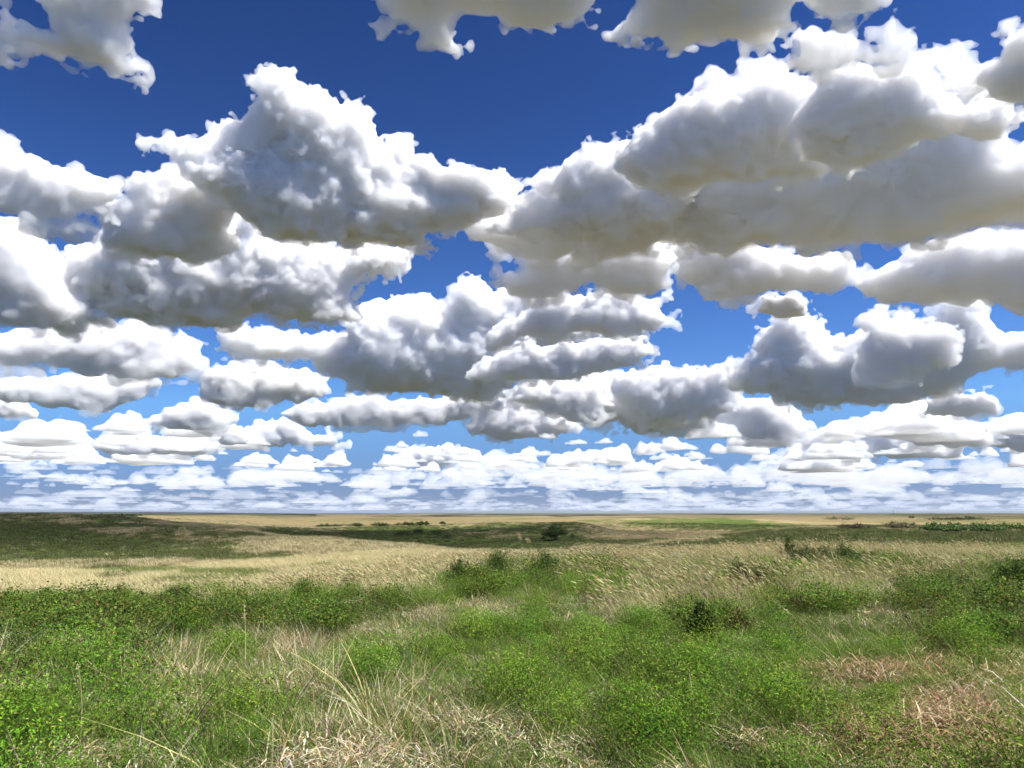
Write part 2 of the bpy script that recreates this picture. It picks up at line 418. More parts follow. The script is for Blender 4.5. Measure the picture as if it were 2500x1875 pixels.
def poly_dist(pts, U, V):
    """signed distance (inside > 0) to a polygon on a grid"""
    P = np.array(pts, np.float32)
    d2 = np.full(U.shape, 1e18, np.float32); ins = np.zeros(U.shape, bool)
    for i in range(len(P)):
        a, b = P[i - 1], P[i]
        e = b - a
        t = np.clip(((U - a[0]) * e[0] + (V - a[1]) * e[1]) / max(float(e @ e), 1e-9), 0, 1)
        d2 = np.minimum(d2, (U - a[0] - t * e[0]) ** 2 + (V - a[1] - t * e[1]) ** 2)
        c = (a[1] > V) != (b[1] > V)
        ins ^= c & (U < (b[0] - a[0]) * (V - a[1]) / (b[1] - a[1] + 1e-12) + a[0])
    return np.where(ins, 1, -1) * np.sqrt(d2)
def cloud_field(S, shape, h, thick, big, rs, rough, wisp):
    """S = 2D signed distance (m); pillow it into depth, then add billows of smaller and smaller size"""
    nx, ny, nz = shape
    R = max(float(S.max()), h * 4)
    s = np.clip(S, 0, None)
    w = (np.arange(nz) - nz / 2) * h
    # pseudo distance: inside how far from the pillow's surface
    r = np.sqrt(np.maximum(1 - s / R, 0)[:, :, None] ** 2 + (w / (R * thick))[None, None, :] ** 2)
    F = (1 - r) * R
    F = np.minimum(F, S[:, :, None] * np.ones(nz, np.float32)[None, None, :]).astype(np.float32)
    N0 = noise3(shape, [big / h] * 3, rs)
    F += big * .24 * rough * (N0 - .1)
    calm = np.clip(.95 + .8 * noise3(shape, [big * .6 / h] * 3, rs), .45, 1.6)     # some faces stay smooth, others break up
    per, amp = big * .55, big * .55 * .38
    for o in range(7):
        if per < h * 1.6: break
        n = noise3(shape, [per / h] * 3, rs)
        if o < 2: F += rough * amp * (np.abs(n) * 1.35 - .42)
        elif o < 3: F += rough * amp * calm * (np.abs(n) * 1.2 - .38)
        else: F += per * .52 * wisp * calm * 1.3 * (n - .10)
        per *= .5; amp *= (.54, .56, .62, .68, .74, .8, .8)[o]
    return F
def cloud(label, pts, base=None, vox=1.7, rough=1.0, wisp=1.0, seed=1, thick=.5, H=1450.0, parent=None, dens=7.5, veil=.5):
    """one cloud: an outline seen from the ground, set at its own distance with a real depth and a level base"""
    rs = np.random.RandomState(seed)
    P = np.array(pts, float)
    yb = base if base else P[:, 1].max()
    el = PITCH + math.atan((H0 / 2 - yb) / F0)
    Db = (H - EYE) / math.tan(el)                      # where the base ends, horizontally
    cx, cyy = (P[:, 0].min() + P[:, 0].max()) / 2, (P[:, 1].min() + P[:, 1].max()) / 2
    wpx, hpx = np.ptp(P[:, 0]), np.ptp(P[:, 1])
    d = ray(cx, cyy)
    D = Db / math.hypot(ray(cx, yb).x, ray(cx, yb).y)
    right = Vector((d.y, -d.x, 0)).normalized()
    up = right.cross(d).normalized()
    C = Vector((0, 0, EYE)) + d * D
    Q = []
    for x, y in pts:
        r = ray(x, y); r = r * (D / r.dot(d))
        Q.append((r.dot(right), r.dot(up)))
    Q = np.array(Q)
    upx = D / F0 * (2500 / 1024)                         # size of one output pixel
    h = vox * upx
    h = max(h, np.ptp(Q[:, 0]) / 330)
    m = 9 * h + .08 * min(np.ptp(Q[:, 0]), np.ptp(Q[:, 1]))
    u0, u1, v0, v1 = Q[:, 0].min() - m, Q[:, 0].max() + m, Q[:, 1].min() - m, Q[:, 1].max() + m
    nx, ny = int((u1 - u0) / h) + 1, int((v1 - v0) / h) + 1
    U, V = np.meshgrid(u0 + np.arange(nx) * h, v0 + np.arange(ny) * h, indexing='ij')
    S = poly_dist(Q, U, V)
    R = float(S.max())
    nz = int((2.9 * R * thick) / h) + 8
    shape = (nx, ny, nz)
    hz = h
    # thick stretches the depth axis
    F = cloud_field(S, shape, h, thick, big=R * .95, rs=rs, rough=rough, wisp=wisp)
    # level base: height of each cell above the base plane
    Wd = (np.arange(nz) - nz / 2) * h
    Z = C.z + U[:, :, None] * right.z + V[:, :, None] * up.z + Wd[None, None, :] * d.z
    rb = ray(cx, yb); zb = EYE + (D + .45 * R) / rb.dot(d) * rb.z
    kb = noise3((nx, ny, nz), [R * .8 / h] * 3, rs)
    F = np.minimum(F, (Z - zb + R * .02 + kb * R * .10) * 1.0)
    F[0] = F[-1] = -1; F[:, 0] = F[:, -1] = -1; F[:, :, 0] = F[:, :, -1] = -1
    F -= R * .03
    bd = [np.minimum(np.arange(q), np.arange(q)[::-1]).astype(np.float32) for q in (nx, ny, nz)]
    bd = np.minimum(np.minimum(bd[0][:, None, None], bd[1][None, :, None]), bd[2][None, None, :])
    F -= np.clip(7 - bd, 0, None) ** 1.5 * h * .55                  # fade out before the grid ends
    F[0] = F[-1] = -1; F[:, 0] = F[:, -1] = -1; F[:, :, 0] = F[:, :, -1] = -1
    co, q = drop_specks(*surface_nets(F, 1.0, np.zeros(3)), 500)
    uvw = co * h + np.array([u0, v0, -nz / 2 * h])
    X = np.outer(uvw[:, 0], np.array(right)) + np.outer(uvw[:, 1], np.array(up)) + np.outer(uvw[:, 2], np.array(d))
    me = mesh_np('cloud', X, q[:, ::-1], cloud_mat(dens / max(R, 1)))
    o = link('lobe' if parent else 'cloud', me, parent)
    o.location = C - parent.location if parent else C
    if not parent: tag(o, label, 'cloud', 'cumulus clouds over the prairie')
    if veil:
        nv = noise3((nx, ny, nz), [22., 16., 22.], rs) * .8 + noise3((nx, ny, nz), [9., 7., 9.], rs) * .9 + noise3((nx, ny, nz), [4.4, 3.6, 4.4], rs) * .8 + noise3((nx, ny, nz), [2.3, 2.1, 2.3], rs) * .55
        G = F + h * veil * 2 * (.4 + 6.5 * nv) * np.clip((bd - 1) / 8, 0, 1)
        G[0] = G[-1] = -1; G[:, 0] = G[:, -1] = -1; G[:, :, 0] = G[:, :, -1] = -1
        co, q = drop_specks(*surface_nets(G, 1.0, np.zeros(3)), 420)
        uvw = co * h + np.array([u0, v0, -nz / 2 * h])
        X = np.outer(uvw[:, 0], np.array(right)) + np.outer(uvw[:, 1], np.array(up)) + np.outer(uvw[:, 2], np.array(d))
        link('veil', mesh_np('veil', X, q[:, ::-1], cloud_mat(.17 / h)), o)
    print('cloud', seed, 'D %.0f R %.0f h %.0f' % (D, R, h), shape, len(co), 'zb %.0f' % zb, '%.1fs' % (time.time() - T0))
    return o
_cm = {}
def cloud_mat(density):
    k = round(math.log(density) * 6)
    if k in _cm: return _cm[k]
    m = bpy.data.materials.new('cloud_vapour'); m.use_nodes = True
    n = m.node_tree; n.nodes.clear()
    out = n.nodes.new('ShaderNodeOutputMaterial')
    v = n.nodes.new('ShaderNodeVolumeScatter')
    v.inputs['Color'].default_value = (.948, .973, 1, 1)
    v.inputs['Density'].default_value = math.exp(k / 6)
    v.inputs['Anisotropy'].default_value = -0.15
    n.links.new(v.outputs[0], out.inputs['Volume'])
    _cm[k] = m
    return m
CL = [
 ('pale cumulus cut by the top left corner of the sky', [(55,-90),(70,-20),(95,5),(125,75),(45,35),(15,100),(35,160),(100,160),(120,125),(200,150),(275,152),(308,118),(318,60),(357,28),(345,-10),(330,-90)], dict(dens=6, veil=.9)),
 ('small ragged grey cloud at the left edge under open blue', [(-90,300),(0,330),(10,395),(75,365),(120,400),(190,420),(260,440),(292,450),(265,480),(200,500),(190,530),(120,548),(40,530),(-90,520)], dict(dens=5, veil=.9)),
 ('pyramid shaped white cumulus with tall peak left of centre', [(345,340),(405,320),(470,290),(520,245),(565,240),(580,200),(570,170),(620,155),(670,138),(705,140),(745,165),(755,190),(835,220),(845,245),(900,260),(925,310),(950,345),(1005,350),(985,395),(1080,440),(1180,445),(1235,460),(1260,500),(1180,515),(1130,540),(1090,560),(1040,570),(1040,595),(900,605),(700,590),(600,540),(520,480),(470,425),(440,390),(390,370)], dict(vox=1.2, dens=8)),
 ('bright white cloud shoulder at the left edge above dark bases', [(-300,560),(0,540),(50,552),(120,600),(150,650),(170,700),(250,760),(290,785),(250,800),(0,802),(-300,800)], dict()),
 ('broad cumulus with the darkest slate grey base on the left', [(140,590),(190,560),(240,505),(330,490),(325,460),(345,425),(390,400),(440,415),(500,440),(530,490),(600,545),(680,590),(850,610),(930,600),(962,635),(880,668),(868,720),(870,745),(902,780),(860,795),(760,805),(640,800),(520,805),(450,800),(400,790),(300,775),(200,750),(140,700)], dict(vox=1.2, dens=15)),
 ('rounded cloud with grey belly at the left edge below darkest base', [(-300,800),(0,805),(200,785),(330,800),(400,820),(475,860),(488,900),(440,925),(380,930),(200,905),(0,890),(-300,880)], dict()),
 ('low flat grey cloud at left edge above open blue gap', [(-300,905),(0,912),(150,915),(370,912),(400,935),(340,965),(270,1000),(180,1000),(90,985),(0,975),(-300,970)], dict()),
 ('tiny bright cloud tip at the left edge under the flat grey cloud', [(-200,970),(0,968),(60,978),(95,1000),(85,1022),(0,1022),(-200,1020)], dict(vox=1.3)),
 ('wide central cumulus bank with bright tower on its top', [(560,815),(640,822),(700,812),(760,795),(850,790),(905,765),(960,740),(1040,735),(1070,755),(1085,765),(1090,735),(1125,695),(1150,688),(1180,700),(1200,717),(1290,720),(1330,715),(1400,722),(1440,710),(1500,720),(1560,735),(1600,745),(1625,785),(1580,800),(1590,830),(1600,860),(1560,890),(1500,910),(1400,920),(1320,925),(1270,930),(1250,955),(1180,960),(1100,965),(950,975),(850,970),(790,955),(720,890),(640,870),(580,845)], dict(vox=1.2, dens=8)),
 ('small domed cloud with grey base left of the central bank', [(505,920),(530,898),(650,895),(740,910),(790,935),(790,970),(730,990),(600,997),(530,978)], dict(vox=1.3)),
 ('small heaped cloud in blue gap between left clouds and centre', [(355,1030),(400,1005),(470,973),(500,973),(572,1008),(540,1035),(500,1052),(420,1052)], dict(vox=1.2, dens=8)),
 ('long flat layered cloud under the central bank', [(690,1010),(740,985),(840,975),(960,975),(1100,968),(1160,960),(1230,965),(1230,1005),(1140,1030),(1000,1040),(860,1045),(740,1040)], dict(vox=1.3)),
 ('largest cumulus mass filling the upper right of the sky', [(1185,560),(1240,540),(1262,510),(1330,470),(1310,440),(1335,400),(1370,368),(1410,358),(1450,340),(1500,345),(1540,362),(1560,320),(1600,280),(1680,230),(1700,205),(1740,192),(1800,195),(1870,165),(1950,180),(2000,200),(2060,180),(2100,162),(2180,143),(2260,150),(2330,200),(2400,252),(2450,238),(2487,290),(2440,330),(2430,360),(2445,395),(2520,370),(2800,380),(2800,520),(2560,560),(2450,590),(2280,615),(2060,630),(1900,622),(1780,600),(1740,585),(1600,600),(1430,600),(1340,602),(1230,590),(1165,560)], dict(vox=1.3)),
 ('pale ragged cloud hanging under the left of the largest mass', [(1200,560),(1350,580),(1500,575),(1620,575),(1640,640),(1618,700),(1550,725),(1490,705),(1440,695),(1400,722),(1310,735),(1245,722),(1230,690),(1280,650),(1265,620)], dict(dens=5)),
 ('grey bellied cloud below the middle of the largest mass', [(1600,570),(1740,560),(1900,610),(2070,630),(2076,670),(2020,705),(1950,692),(1900,702),(1830,722),(1760,754),(1712,740),(1705,700),(1645,685),(1635,630)], dict()),
 ('wide grey cloud at the right edge under the largest mass', [(2070,700),(2120,660),(2200,622),(2450,590),(2800,540),(2800,800),(2550,775),(2450,762),(2330,745),(2270,757),(2200,732),(2110,725)], dict()),
 ('grey cloud overhead cut by the top edge left of its middle', [(880,-150),(900,0),(950,65),(1000,75),(1015,120),(1060,152),(1105,163),(1130,138),(1140,60),(1200,62),(1240,95),(1330,100),(1390,72),(1450,20),(1480,-150)], dict(dens=6)),
 ('grey cloud overhead cut by the top edge on the right', [(1500,-150),(1530,0),(1490,80),(1550,95),(1600,90),(1640,132),(1700,105),(1780,95),(1870,117),(1950,70),(1960,35),(2050,35),(2140,0),(2150,-150)], dict(dens=6)),
 ('thin wispy veil cloud above the largest mass', [(1885,160),(1925,125),(1980,78),(2050,72),(2120,98),(2215,140),(2180,163),(2120,172),(2000,197),(1900,192)], dict(dens=1.5, veil=.9, rough=1.5)),
 ('small ragged cloud at the upper right edge', [(2365,190),(2400,145),(2440,150),(2450,100),(2500,65),(2800,30),(2800,260),(2500,272),(2430,240),(2408,212),(2380,222)], dict()),
 ('long heaped cloud with flat slate base at the right', [(1770,930),(1825,905),(1845,860),(1880,810),(1900,788),(1935,763),(1990,768),(2020,800),(2070,830),(2108,780),(2150,758),(2220,785),(2300,790),(2340,743),(2400,748),(2450,788),(2520,778),(2800,790),(2800,905),(2560,910),(2450,932),(2300,962),(2150,982),(2050,987),(1900,980),(1850,962)], dict(vox=1.3)),
 ('small white puff above the long heaped cloud', [(1828,765),(1870,723),(1930,718),(1972,745),(1960,766),(1900,780)], dict(vox=1.2, dens=12)),
 ('broad bright layered cloud right of the centre above horizon clouds', [(1240,975),(1290,940),(1400,922),(1500,905),(1575,895),(1620,905),(1750,915),(1790,950),(1760,1000),(1700,1042),(1600,1052),(1480,1032),(1400,1020),(1330,995)], dict(vox=1.3)),
 ('small tall puffed cloud under the long heaped cloud', [(1715,1010),(1745,963),(1790,956),(1850,970),(1905,990),(1982,1050),(1960,1067),(1850,1077),(1780,1072),(1730,1045)], dict(vox=1.2, dens=8)),
 ('compact mound cloud below the centre with white top', [(1150,1040),(1200,995),(1300,983),(1380,1000),(1417,1035),(1370,1070),(1300,1077),(1200,1062)], dict(vox=1.2, dens=8)),
 ('small pale cloud right below the long slate base', [(2255,1010),(2262,975),(2330,958),(2400,955),(2440,975),(2438,1010),(2360,1022)], dict(vox=1.2, dens=8)),
 ('low cumulus row near the horizon on the right', [(1945,1075),(2010,1045),(2100,1028),(2180,1035),(2200,1060),(2350,1090),(2340,1125),(2200,1120),(2100,1110),(1980,1100)], dict(vox=1.2, dens=8)),
 ('bright low heap right of the row near the horizon', [(2200,1060),(2240,1035),(2330,1025),(2400,1045),(2410,1080),(2330,1098),(2240,1090)], dict(vox=1.2, dens=8)),
 ('heaped cloud at the right edge near the horizon', [(2385,1075),(2400,1030),(2460,1010),(2600,1000),(2700,1020),(2700,1100),(2480,1105)], dict(vox=1.2, dens=8)),
 ('bright layered low cloud left of the horizon rows', [(205,1095),(240,1070),(285,1068),(300,1042),(340,1040),(385,1062),(460,1060),(530,1085),(500,1105),(400,1115),(260,1110)], dict(vox=1.2, dens=8)),
 ('wide low cloud with white knobs left of the middle horizon rows', [(500,1060),(560,1025),(605,1040),(625,1018),(690,1020),(740,1040),(800,1065),(850,1080),(760,1092),(600,1090),(540,1080)], dict(vox=1.2, dens=8)),
 ('low bright cloud bank under the compact mound', [(960,1120),(1010,1090),(1090,1090),(1150,1115),(1050,1150),(1000,1140)], dict(vox=1.2, dens=8)),
]
# lobes that heap up in front of or behind a main mass
LOBES = {
 'pyramid shaped': [
   [(880,470),(930,380),(960,395),(1020,390),(1080,440),(1180,445),(1235,460),(1262,500),(1180,515),(1130,545),(1090,562),(1040,572),(1040,597),(900,607),(850,560)],
   [(440,390),(520,370),(640,380),(760,400),(860,450),(900,520),(840,590),(700,592),(600,542),(520,480)]],
 'broad cumulus': [
   [(325,460),(345,425),(390,400),(440,415),(500,440),(540,500),(560,590),(470,640),(330,630),(240,590),(250,510)],
   [(620,600),(700,590),(850,608),(930,600),(964,635),(880,668),(868,722),(872,747),(903,782),(860,797),(700,790),(600,740)]],
 'wide central': [
   [(830,900),(832,790),(870,765),(960,740),(1040,735),(1075,757),(1090,735),(1125,693),(1150,686),(1180,700),(1200,717),(1290,720),(1300,800),(1280,880),(1200,955),(1050,968),(900,960)],
   [(1180,860),(1210,800),(1290,740),(1330,712),(1400,722),(1440,708),(1500,718),(1560,735),(1600,745),(1627,787),(1580,802),(1500,812),(1400,815),(1300,825)],
   [(1150,925),(1180,870),(1290,850),(1420,830),(1560,815),(1600,862),(1560,892),(1500,912),(1400,922),(1270,932)]],
 'largest cumulus': [
   [(1500,380),(1560,320),(1600,280),(1680,230),(1700,205),(1740,192),(1800,195),(1870,165),(1950,180),(2030,215),(2060,300),(2010,400),(1900,450),(1700,470),(1560,440)],
   [(1960,400),(1950,300),(2000,225),(2060,180),(2100,162),(2180,143),(2260,150),(2330,200),(2400,252),(2450,238),(2488,290),(2440,332),(2350,335),(2240,370),(2120,410)],
   [(1165,560),(1240,540),(1262,510),(1330,470),(1310,440),(1335,400),(1370,368),(1410,358),(1450,340),(1500,345),(1570,380),(1640,440),(1660,520),(1600,580),(1430,602),(1230,592)]],
 'long heaped': [
   [(1800,915),(1845,860),(1880,810),(1900,788),(1935,763),(1990,768),(2020,800),(2070,830),(2110,870),(2120,940),(2050,987),(1900,982),(1840,960)],
   [(2100,900),(2108,780),(2150,758),(2220,785),(2300,790),(2330,840),(2300,900),(2220,930),(2140,930)]],
 'broad bright layered': [
   [(1480,960),(1500,905),(1575,895),(1620,905),(1750,915),(1792,950),(1762,1000),(1700,1042),(1560,1040)],
   [(1240,975),(1290,940),(1400,922),(1480,930),(1500,990),(1440,1030),(1330,997)]],
}
for i, (lab, pts, kw) in enumerate(CL):
    m = cloud(lab, pts, seed=11 + i, **kw)
    for k_, L_ in LOBES.items():
        if lab.startswith(k_):
            for j, p_ in enumerate(L_): cloud('', p_, seed=400 + i * 10 + j, parent=m, vox=1.1)

# the cloud above and behind the right shoulder whose shadow lies over the hill on the left
def overhead_cloud(cx, cy_, alt, ax, ay, az_, seed, label):
    rs = np.random.RandomState(seed); n = (96, 70, 40)
    x, y, z = np.meshgrid(*[np.linspace(-1, 1, q) for q in n], indexing='ij')
    F = 1 - np.sqrt((x / .85) ** 2 + (y / .85) ** 2 + ((z + .5) / 1.3) ** 2)
    per, amp = 30., .35
    for o in range(4):
        F = F + amp * (np.abs(noise3(n, [per] * 3, rs)) * 1.2 - .3); per *= .5; amp *= .55
    F = np.minimum(F, (z + .62) * 2)
    F[0] = F[-1] = -1; F[:, 0] = F[:, -1] = -1; F[:, :, 0] = F[:, :, -1] = -1
    co, q = surface_nets(F, 1.0, np.zeros(3))
    v = (co / (np.array(n) - 1) * 2 - 1) * np.array([ax, ay, az_])
    o = link('cloud', mesh_np('cloud', v, q, cloud_mat(.009))); o.location = (cx, cy_, alt)
    tag(o, label, 'cloud', 'cumulus clouds over the prairie')
k_ = 1300 / math.tan(SUN_EL)
overhead_cloud(-235 + k_ * math.sin(SUN_AZ), 262 + k_ * math.cos(SUN_AZ), 1300, 300, 150, 120, 91, 'cloud beyond the right of the picture that shades the left hill')

# the far rows of fair-weather clouds, thinning toward the horizon
def far_clouds():
    rs = np.random.RandomState(77)
    T = []
    for k in range(7):
        n = (84, 46, 30) if k % 2 else (72, 40, 34)
        x, y, z = np.meshgrid(*[np.linspace(-1, 1, q) for q in n], indexing='ij')
        F = np.full(n, -9., np.float32)
        for j in range(rs.randint(6, 11)):
            a, b = rs.uniform(-.6, .6), rs.uniform(-.45, .45)
            r = rs.uniform(.22, .42) * (1.15 - abs(a)); hh = rs.uniform(.5, 1.15) * (1.1 - abs(a))
            F = np.maximum(F, 1 - np.sqrt(((x - a) / r) ** 2 + ((y - b) / r / 1.1) ** 2 + ((z + .8) / hh) ** 2))
        per, amp = 14., .30
        for o in range(4):
            nn = noise3(n, [per, per, per], rs)
            F += amp * ((np.abs(nn) * 1.3 - .4) if o < 2 else nn * .9); per *= .5; amp *= .62
        F = np.minimum(F, (z + .72) * 2 + .15 * noise3(n, [12.] * 3, rs))
        F[0] = F[-1] = -1; F[:, 0] = F[:, -1] = -1; F[:, :, 0] = F[:, :, -1] = -1
        co, q = surface_nets(F, 1.0, np.zeros(3))
        co = co / (np.array(n) - 1) * 2 - 1
        T.append((co, q))
    X, Q, off = [], [], 0
    done = []
    tot = 0
    MI = []
    for i in range(2700):
        az = rs.uniform(-46, 46)
        D = math.sqrt(rs.uniform(15000. ** 2, 110000. ** 2)) if i > 1150 else math.sqrt(rs.uniform(14500. ** 2, 40000. ** 2))
        gap = .55 + .45 * math.sin(az * .21 + 1.3) * math.sin(D / 3800. + az * .13)
        if rs.rand() > .35 + .6 * gap: continue
        a = math.radians(az); cx, cy = D * math.sin(a), D * math.cos(a)
        far = min(max((D - 20000) / 50000, 0), 1)
        wdt = min(rs.lognormal(math.log(400. + 900 * far), .6), 3200.)
        hgt = wdt * rs.uniform(.26, .52) * (1 - .45 * far)
        k = rs.randint(len(T)); co, q = T[k]
        if D > 45000: q = T[k][1]
        th = rs.uniform(0, 6.28); c, s = math.cos(th), math.sin(th)
        v = co * np.array([wdt, wdt * .7, hgt])
        v = np.stack([v[:, 0] * c - v[:, 1] * s + cx, v[:, 0] * s + v[:, 1] * c + cy, v[:, 2] + hgt * .72 + 1420 + rs.uniform(-40, 60) - D * D / 1.274e7], 1)
        X.append(v); Q.append(q + off); off += len(v); tot += 1
        MI.append(np.full(len(q), 0 if D < 26000 else 1 if D < 48000 else 2, np.int32))
    me = mesh_np('distant_clouds', np.concatenate(X), np.concatenate(Q))
    for dd in (.007, .0013, .0004): me.materials.append(cloud_mat(dd))
    me.polygons.foreach_set('material_index', np.concatenate(MI))
    o = link('distant_clouds', me)
    tag(o, 'endless rows of small white clouds fading toward the horizon', 'clouds', kind='stuff')
    print('far', tot, off, '%.1fs' % (time.time() - T0))
far_clouds()

# ------------------------------------------------------------------ plant builders
def leaf_material(name, trans=.35, rough=.6, spec=.25):
    m, nt, bs = nodes_of(name)
    at = nt.nodes.new('ShaderNodeAttribute'); at.attribute_name = 'tint'
    oi = nt.nodes.new('ShaderNodeObjectInfo')
    hv = nt.nodes.new('ShaderNodeHueSaturation')
    nt.links.new(at.outputs['Color'], hv.inputs['Color'])
    nt.links.new(mth(nt, 'MULTIPLY_ADD', oi.outputs['Random'], .55, .72), hv.inputs['Value'])
    nt.links.new(mth(nt, 'MULTIPLY_ADD', mth(nt, 'FRACT', mth(nt, 'MULTIPLY', oi.outputs['Random'], 7.31)), .035, .4825), hv.inputs['Hue'])
    nt.links.new(hv.outputs[0], bs.inputs['Base Color'])
    bs.inputs['Roughness'].default_value = rough; bs.inputs['Specular IOR Level'].default_value = spec
    tr = nt.nodes.new('ShaderNodeBsdfTranslucent'); nt.links.new(hv.outputs[0], tr.inputs[0])
    mx = nt.nodes.new('ShaderNodeMixShader'); mx.inputs[0].default_value = trans
    nt.links.new(bs.outputs[0], mx.inputs[1]); nt.links.new(tr.outputs[0], mx.inputs[2])
    nt.links.new(mx.outputs[0], nt.nodes['Material Output'].inputs['Surface'])
    return m
M_GRASS = leaf_material('living_blade', .40, .7, .08)
M_DRY = leaf_material('dry_blade', .30, .9, .03)
M_LEAF = leaf_material('leaf', .36, .65, .12)
M_BARK, _n, _b = nodes_of('twig_bark'); _b.inputs['Base Color'].default_value = (.11, .08, .055, 1); _b.inputs['Roughness'].default_value = .9
_n.links.new(ramp(_n, noise_n(_n, 30, 3, .6), [(.3, (.06, .045, .03)), (.7, (.17, .13, .09))]), _b.inputs['Base Color'])
def add_tint(me, cols):
    a = me.attributes.new('tint', 'FLOAT_COLOR', 'POINT')
    c = np.ones((len(cols), 4), np.float32); c[:, :3] = cols
    a.data.foreach_set('color', c.ravel())
def pal(rs, n, P, jit=.22):
    """n colours drawn from a weighted palette [(weight, (r, g, b)), ...]"""
    w = np.array([p[0] for p in P], float); c = np.array([p[1] for p in P])
    k = rs.choice(len(P), n, p=w / w.sum())
    return np.clip(c[k] * (1 + jit * rs.randn(n, 1)) * (1 + .06 * rs.randn(n, 3)), .005, .8)
def blades(rs, n, rad, h, hv, wid, lean, spread, bend, P, seg=3, tipdark=0.0, base=None):
    """ribbons that taper and bend over; returns verts, quads, colours"""
    th = rs.rand(n) * 6.283; rr = rad * np.sqrt(rs.rand(n))
    bx, by = rr * np.cos(th), rr * np.sin(th)
    H = h * np.clip(1 + hv * rs.randn(n), .35, 1.9)
    ox = np.cos(th) * spread * rr / rad + lean[0] + .16 * rs.randn(n)
    oy = np.sin(th) * spread * rr / rad + lean[1] + .16 * rs.randn(n)
    bd = bend * (.4 + rs.rand(n) * 1.2)
    fa = rs.rand(n) * 3.1416
    wx, wy = np.cos(fa) * wid * (.6 + .8 * rs.rand(n)), np.sin(fa) * wid * (.6 + .8 * rs.rand(n))
    V = []; k = seg + 1
    for s in range(k):
        t = s / seg
        q = t + bd * t * t
        x = bx + ox * H * q; y = by + oy * H * q
        z = H * (t - .35 * bd * (np.hypot(ox, oy)) * t * t) - (.03 if s == 0 else 0)
        w = (1 - t ** 1.6) * .5 + .04
        V.append(np.stack([np.stack([x - wx * w, y - wy * w, z], 1), np.stack([x + wx * w, y + wy * w, z], 1)], 1))
    V = np.stack(V, 1)                                   # n, k, 2, 3
    idx = np.arange(n * k * 2).reshape(n, k, 2)
    Q = np.stack([idx[:, :-1, 0], idx[:, :-1, 1], idx[:, 1:, 1], idx[:, 1:, 0]], -1).reshape(-1, 4)
    C = pal(rs, n, P)[:, None, None, :] * np.ones((1, k, 2, 1))
    if base is not None:                                  # straw coloured sheath at the foot
        tt = np.linspace(0, 1, k)[None, :, None, None]
        C = C * np.clip(tt * 2.2, 0, 1) + np.array(base) * (1 - np.clip(tt * 2.2, 0, 1))
    return V.reshape(-1, 3), Q, C.reshape(-1, 3)
def heads(rs, n, rad, h, lean, size, P, stemP):
    """thin stems that end in drooping feathery seed heads"""
    a = blades(rs, n, rad, h, .16, .0035, lean, .25, .25, stemP, seg=3)
    V = a[0].reshape(n, 4, 2, 3)
    tip = V[:, 3].mean(1); d = tip - V[:, 2].mean(1); d /= np.linalg.norm(d, axis=1)[:, None]
    d = d + np.array([lean[0] * .9, lean[1] * .9, -.25]); d /= np.linalg.norm(d, axis=1)[:, None]
    vs, qs, cs = [], [], []; c = pal(rs, n, P)
    for k in range(4):
        u = rs.randn(n, 3); u -= (u * d).sum(1)[:, None] * d; u /= np.linalg.norm(u, axis=1)[:, None]
        L = (size * (.7 + .6 * rs.rand(n)))[:, None]; w = size * .09
        p = np.stack([tip - d * .01, tip + d * L * .35 + u * w, tip + d * L + u * w * .4, tip + d * L * .4 - u * w * .6], 1)
        vs.append(p.reshape(-1, 3)); qs.append(np.arange(n * 4).reshape(n, 4) + k * n * 4); cs.append(np.repeat(c, 4, 0))
    return join(a, (np.concatenate(vs), np.concatenate(qs), np.concatenate(cs)))
def leaves(rs, pos, nrm, L, W, P, jit=.16, C=None):
    """one pointed leaf (a bent diamond) at each position"""
    n = len(pos)
    t = rs.randn(n, 3); t -= (t * nrm).sum(1)[:, None] * nrm; t /= np.linalg.norm(t, axis=1)[:, None] + 1e-9
    b = np.cross(nrm, t)
    l = (L * (.6 + .7 * rs.rand(n)))[:, None]; w = (W * (.6 + .7 * rs.rand(n)))[:, None]
    p = np.stack([pos, pos + t * l * .5 + b * w * .5 + nrm * w * .12, pos + t * l, pos + t * l * .5 - b * w * .5 + nrm * w * .12], 1)
    c = pal(rs, n, P, jit) if C is None else C
    return p.reshape(-1, 3), np.arange(n * 4).reshape(n, 4), np.repeat(c, 4, 0)
def join(*A):
    off = 0; v, q, c = [], [], []
    for a in A:
        v.append(a[0]); q.append(a[1] + off); c.append(a[2]); off += len(a[0])
    return np.concatenate(v), np.concatenate(q), np.concatenate(c)
def tmesh(name, a, mat, smooth=False):
    me = mesh_np(name, a[0], a[1], mat, smooth=smooth); add_tint(me, a[2]); return me
def rnd_unit(rs, n, up=.0):
    v = rs.randn(n, 3); v[:, 2] += up; return v / np.linalg.norm(v, axis=1)[:, None]
# palettes (albedo)
G1 = [(5, (.10, .19, .022)), (3, (.145, .24, .032)), (2, (.07, .12, .02)), (.9, (.27, .25, .10)), (.5, (.42, .36, .20))]
G2 = [(4, (.105, .175, .03)), (2, (.16, .21, .05)), (1.2, (.30, .27, .13)), (1.1, (.44, .38, .21))]
STRAW = [(3, (.56, .47, .27)), (3, (.44, .34, .18)), (1.5, (.70, .62, .43)), (1.2, (.32, .21, .11)), (.8, (.16, .15, .05))]
GOLD = [(4, (.54, .45, .24)), (3, (.64, .55, .33)), (1.5, (.38, .33, .15)), (1.5, (.20, .22, .06))]
GOLDGR = [(1.2, (.40, .34, .17)), (2, (.20, .23, .065)), (4, (.11, .155, .032))]
FORB = [(5, (.105, .215, .014)), (3, (.155, .285, .022)), (2.2, (.07, .115, .014)), (.6, (.30, .32, .06))]
SHRUB = [(5, (.085, .150, .018)), (3, (.130, .21, .028)), (2.5, (.04, .07, .012)), (.6, (.19, .20, .04)), (.4, (.24, .12, .04))]
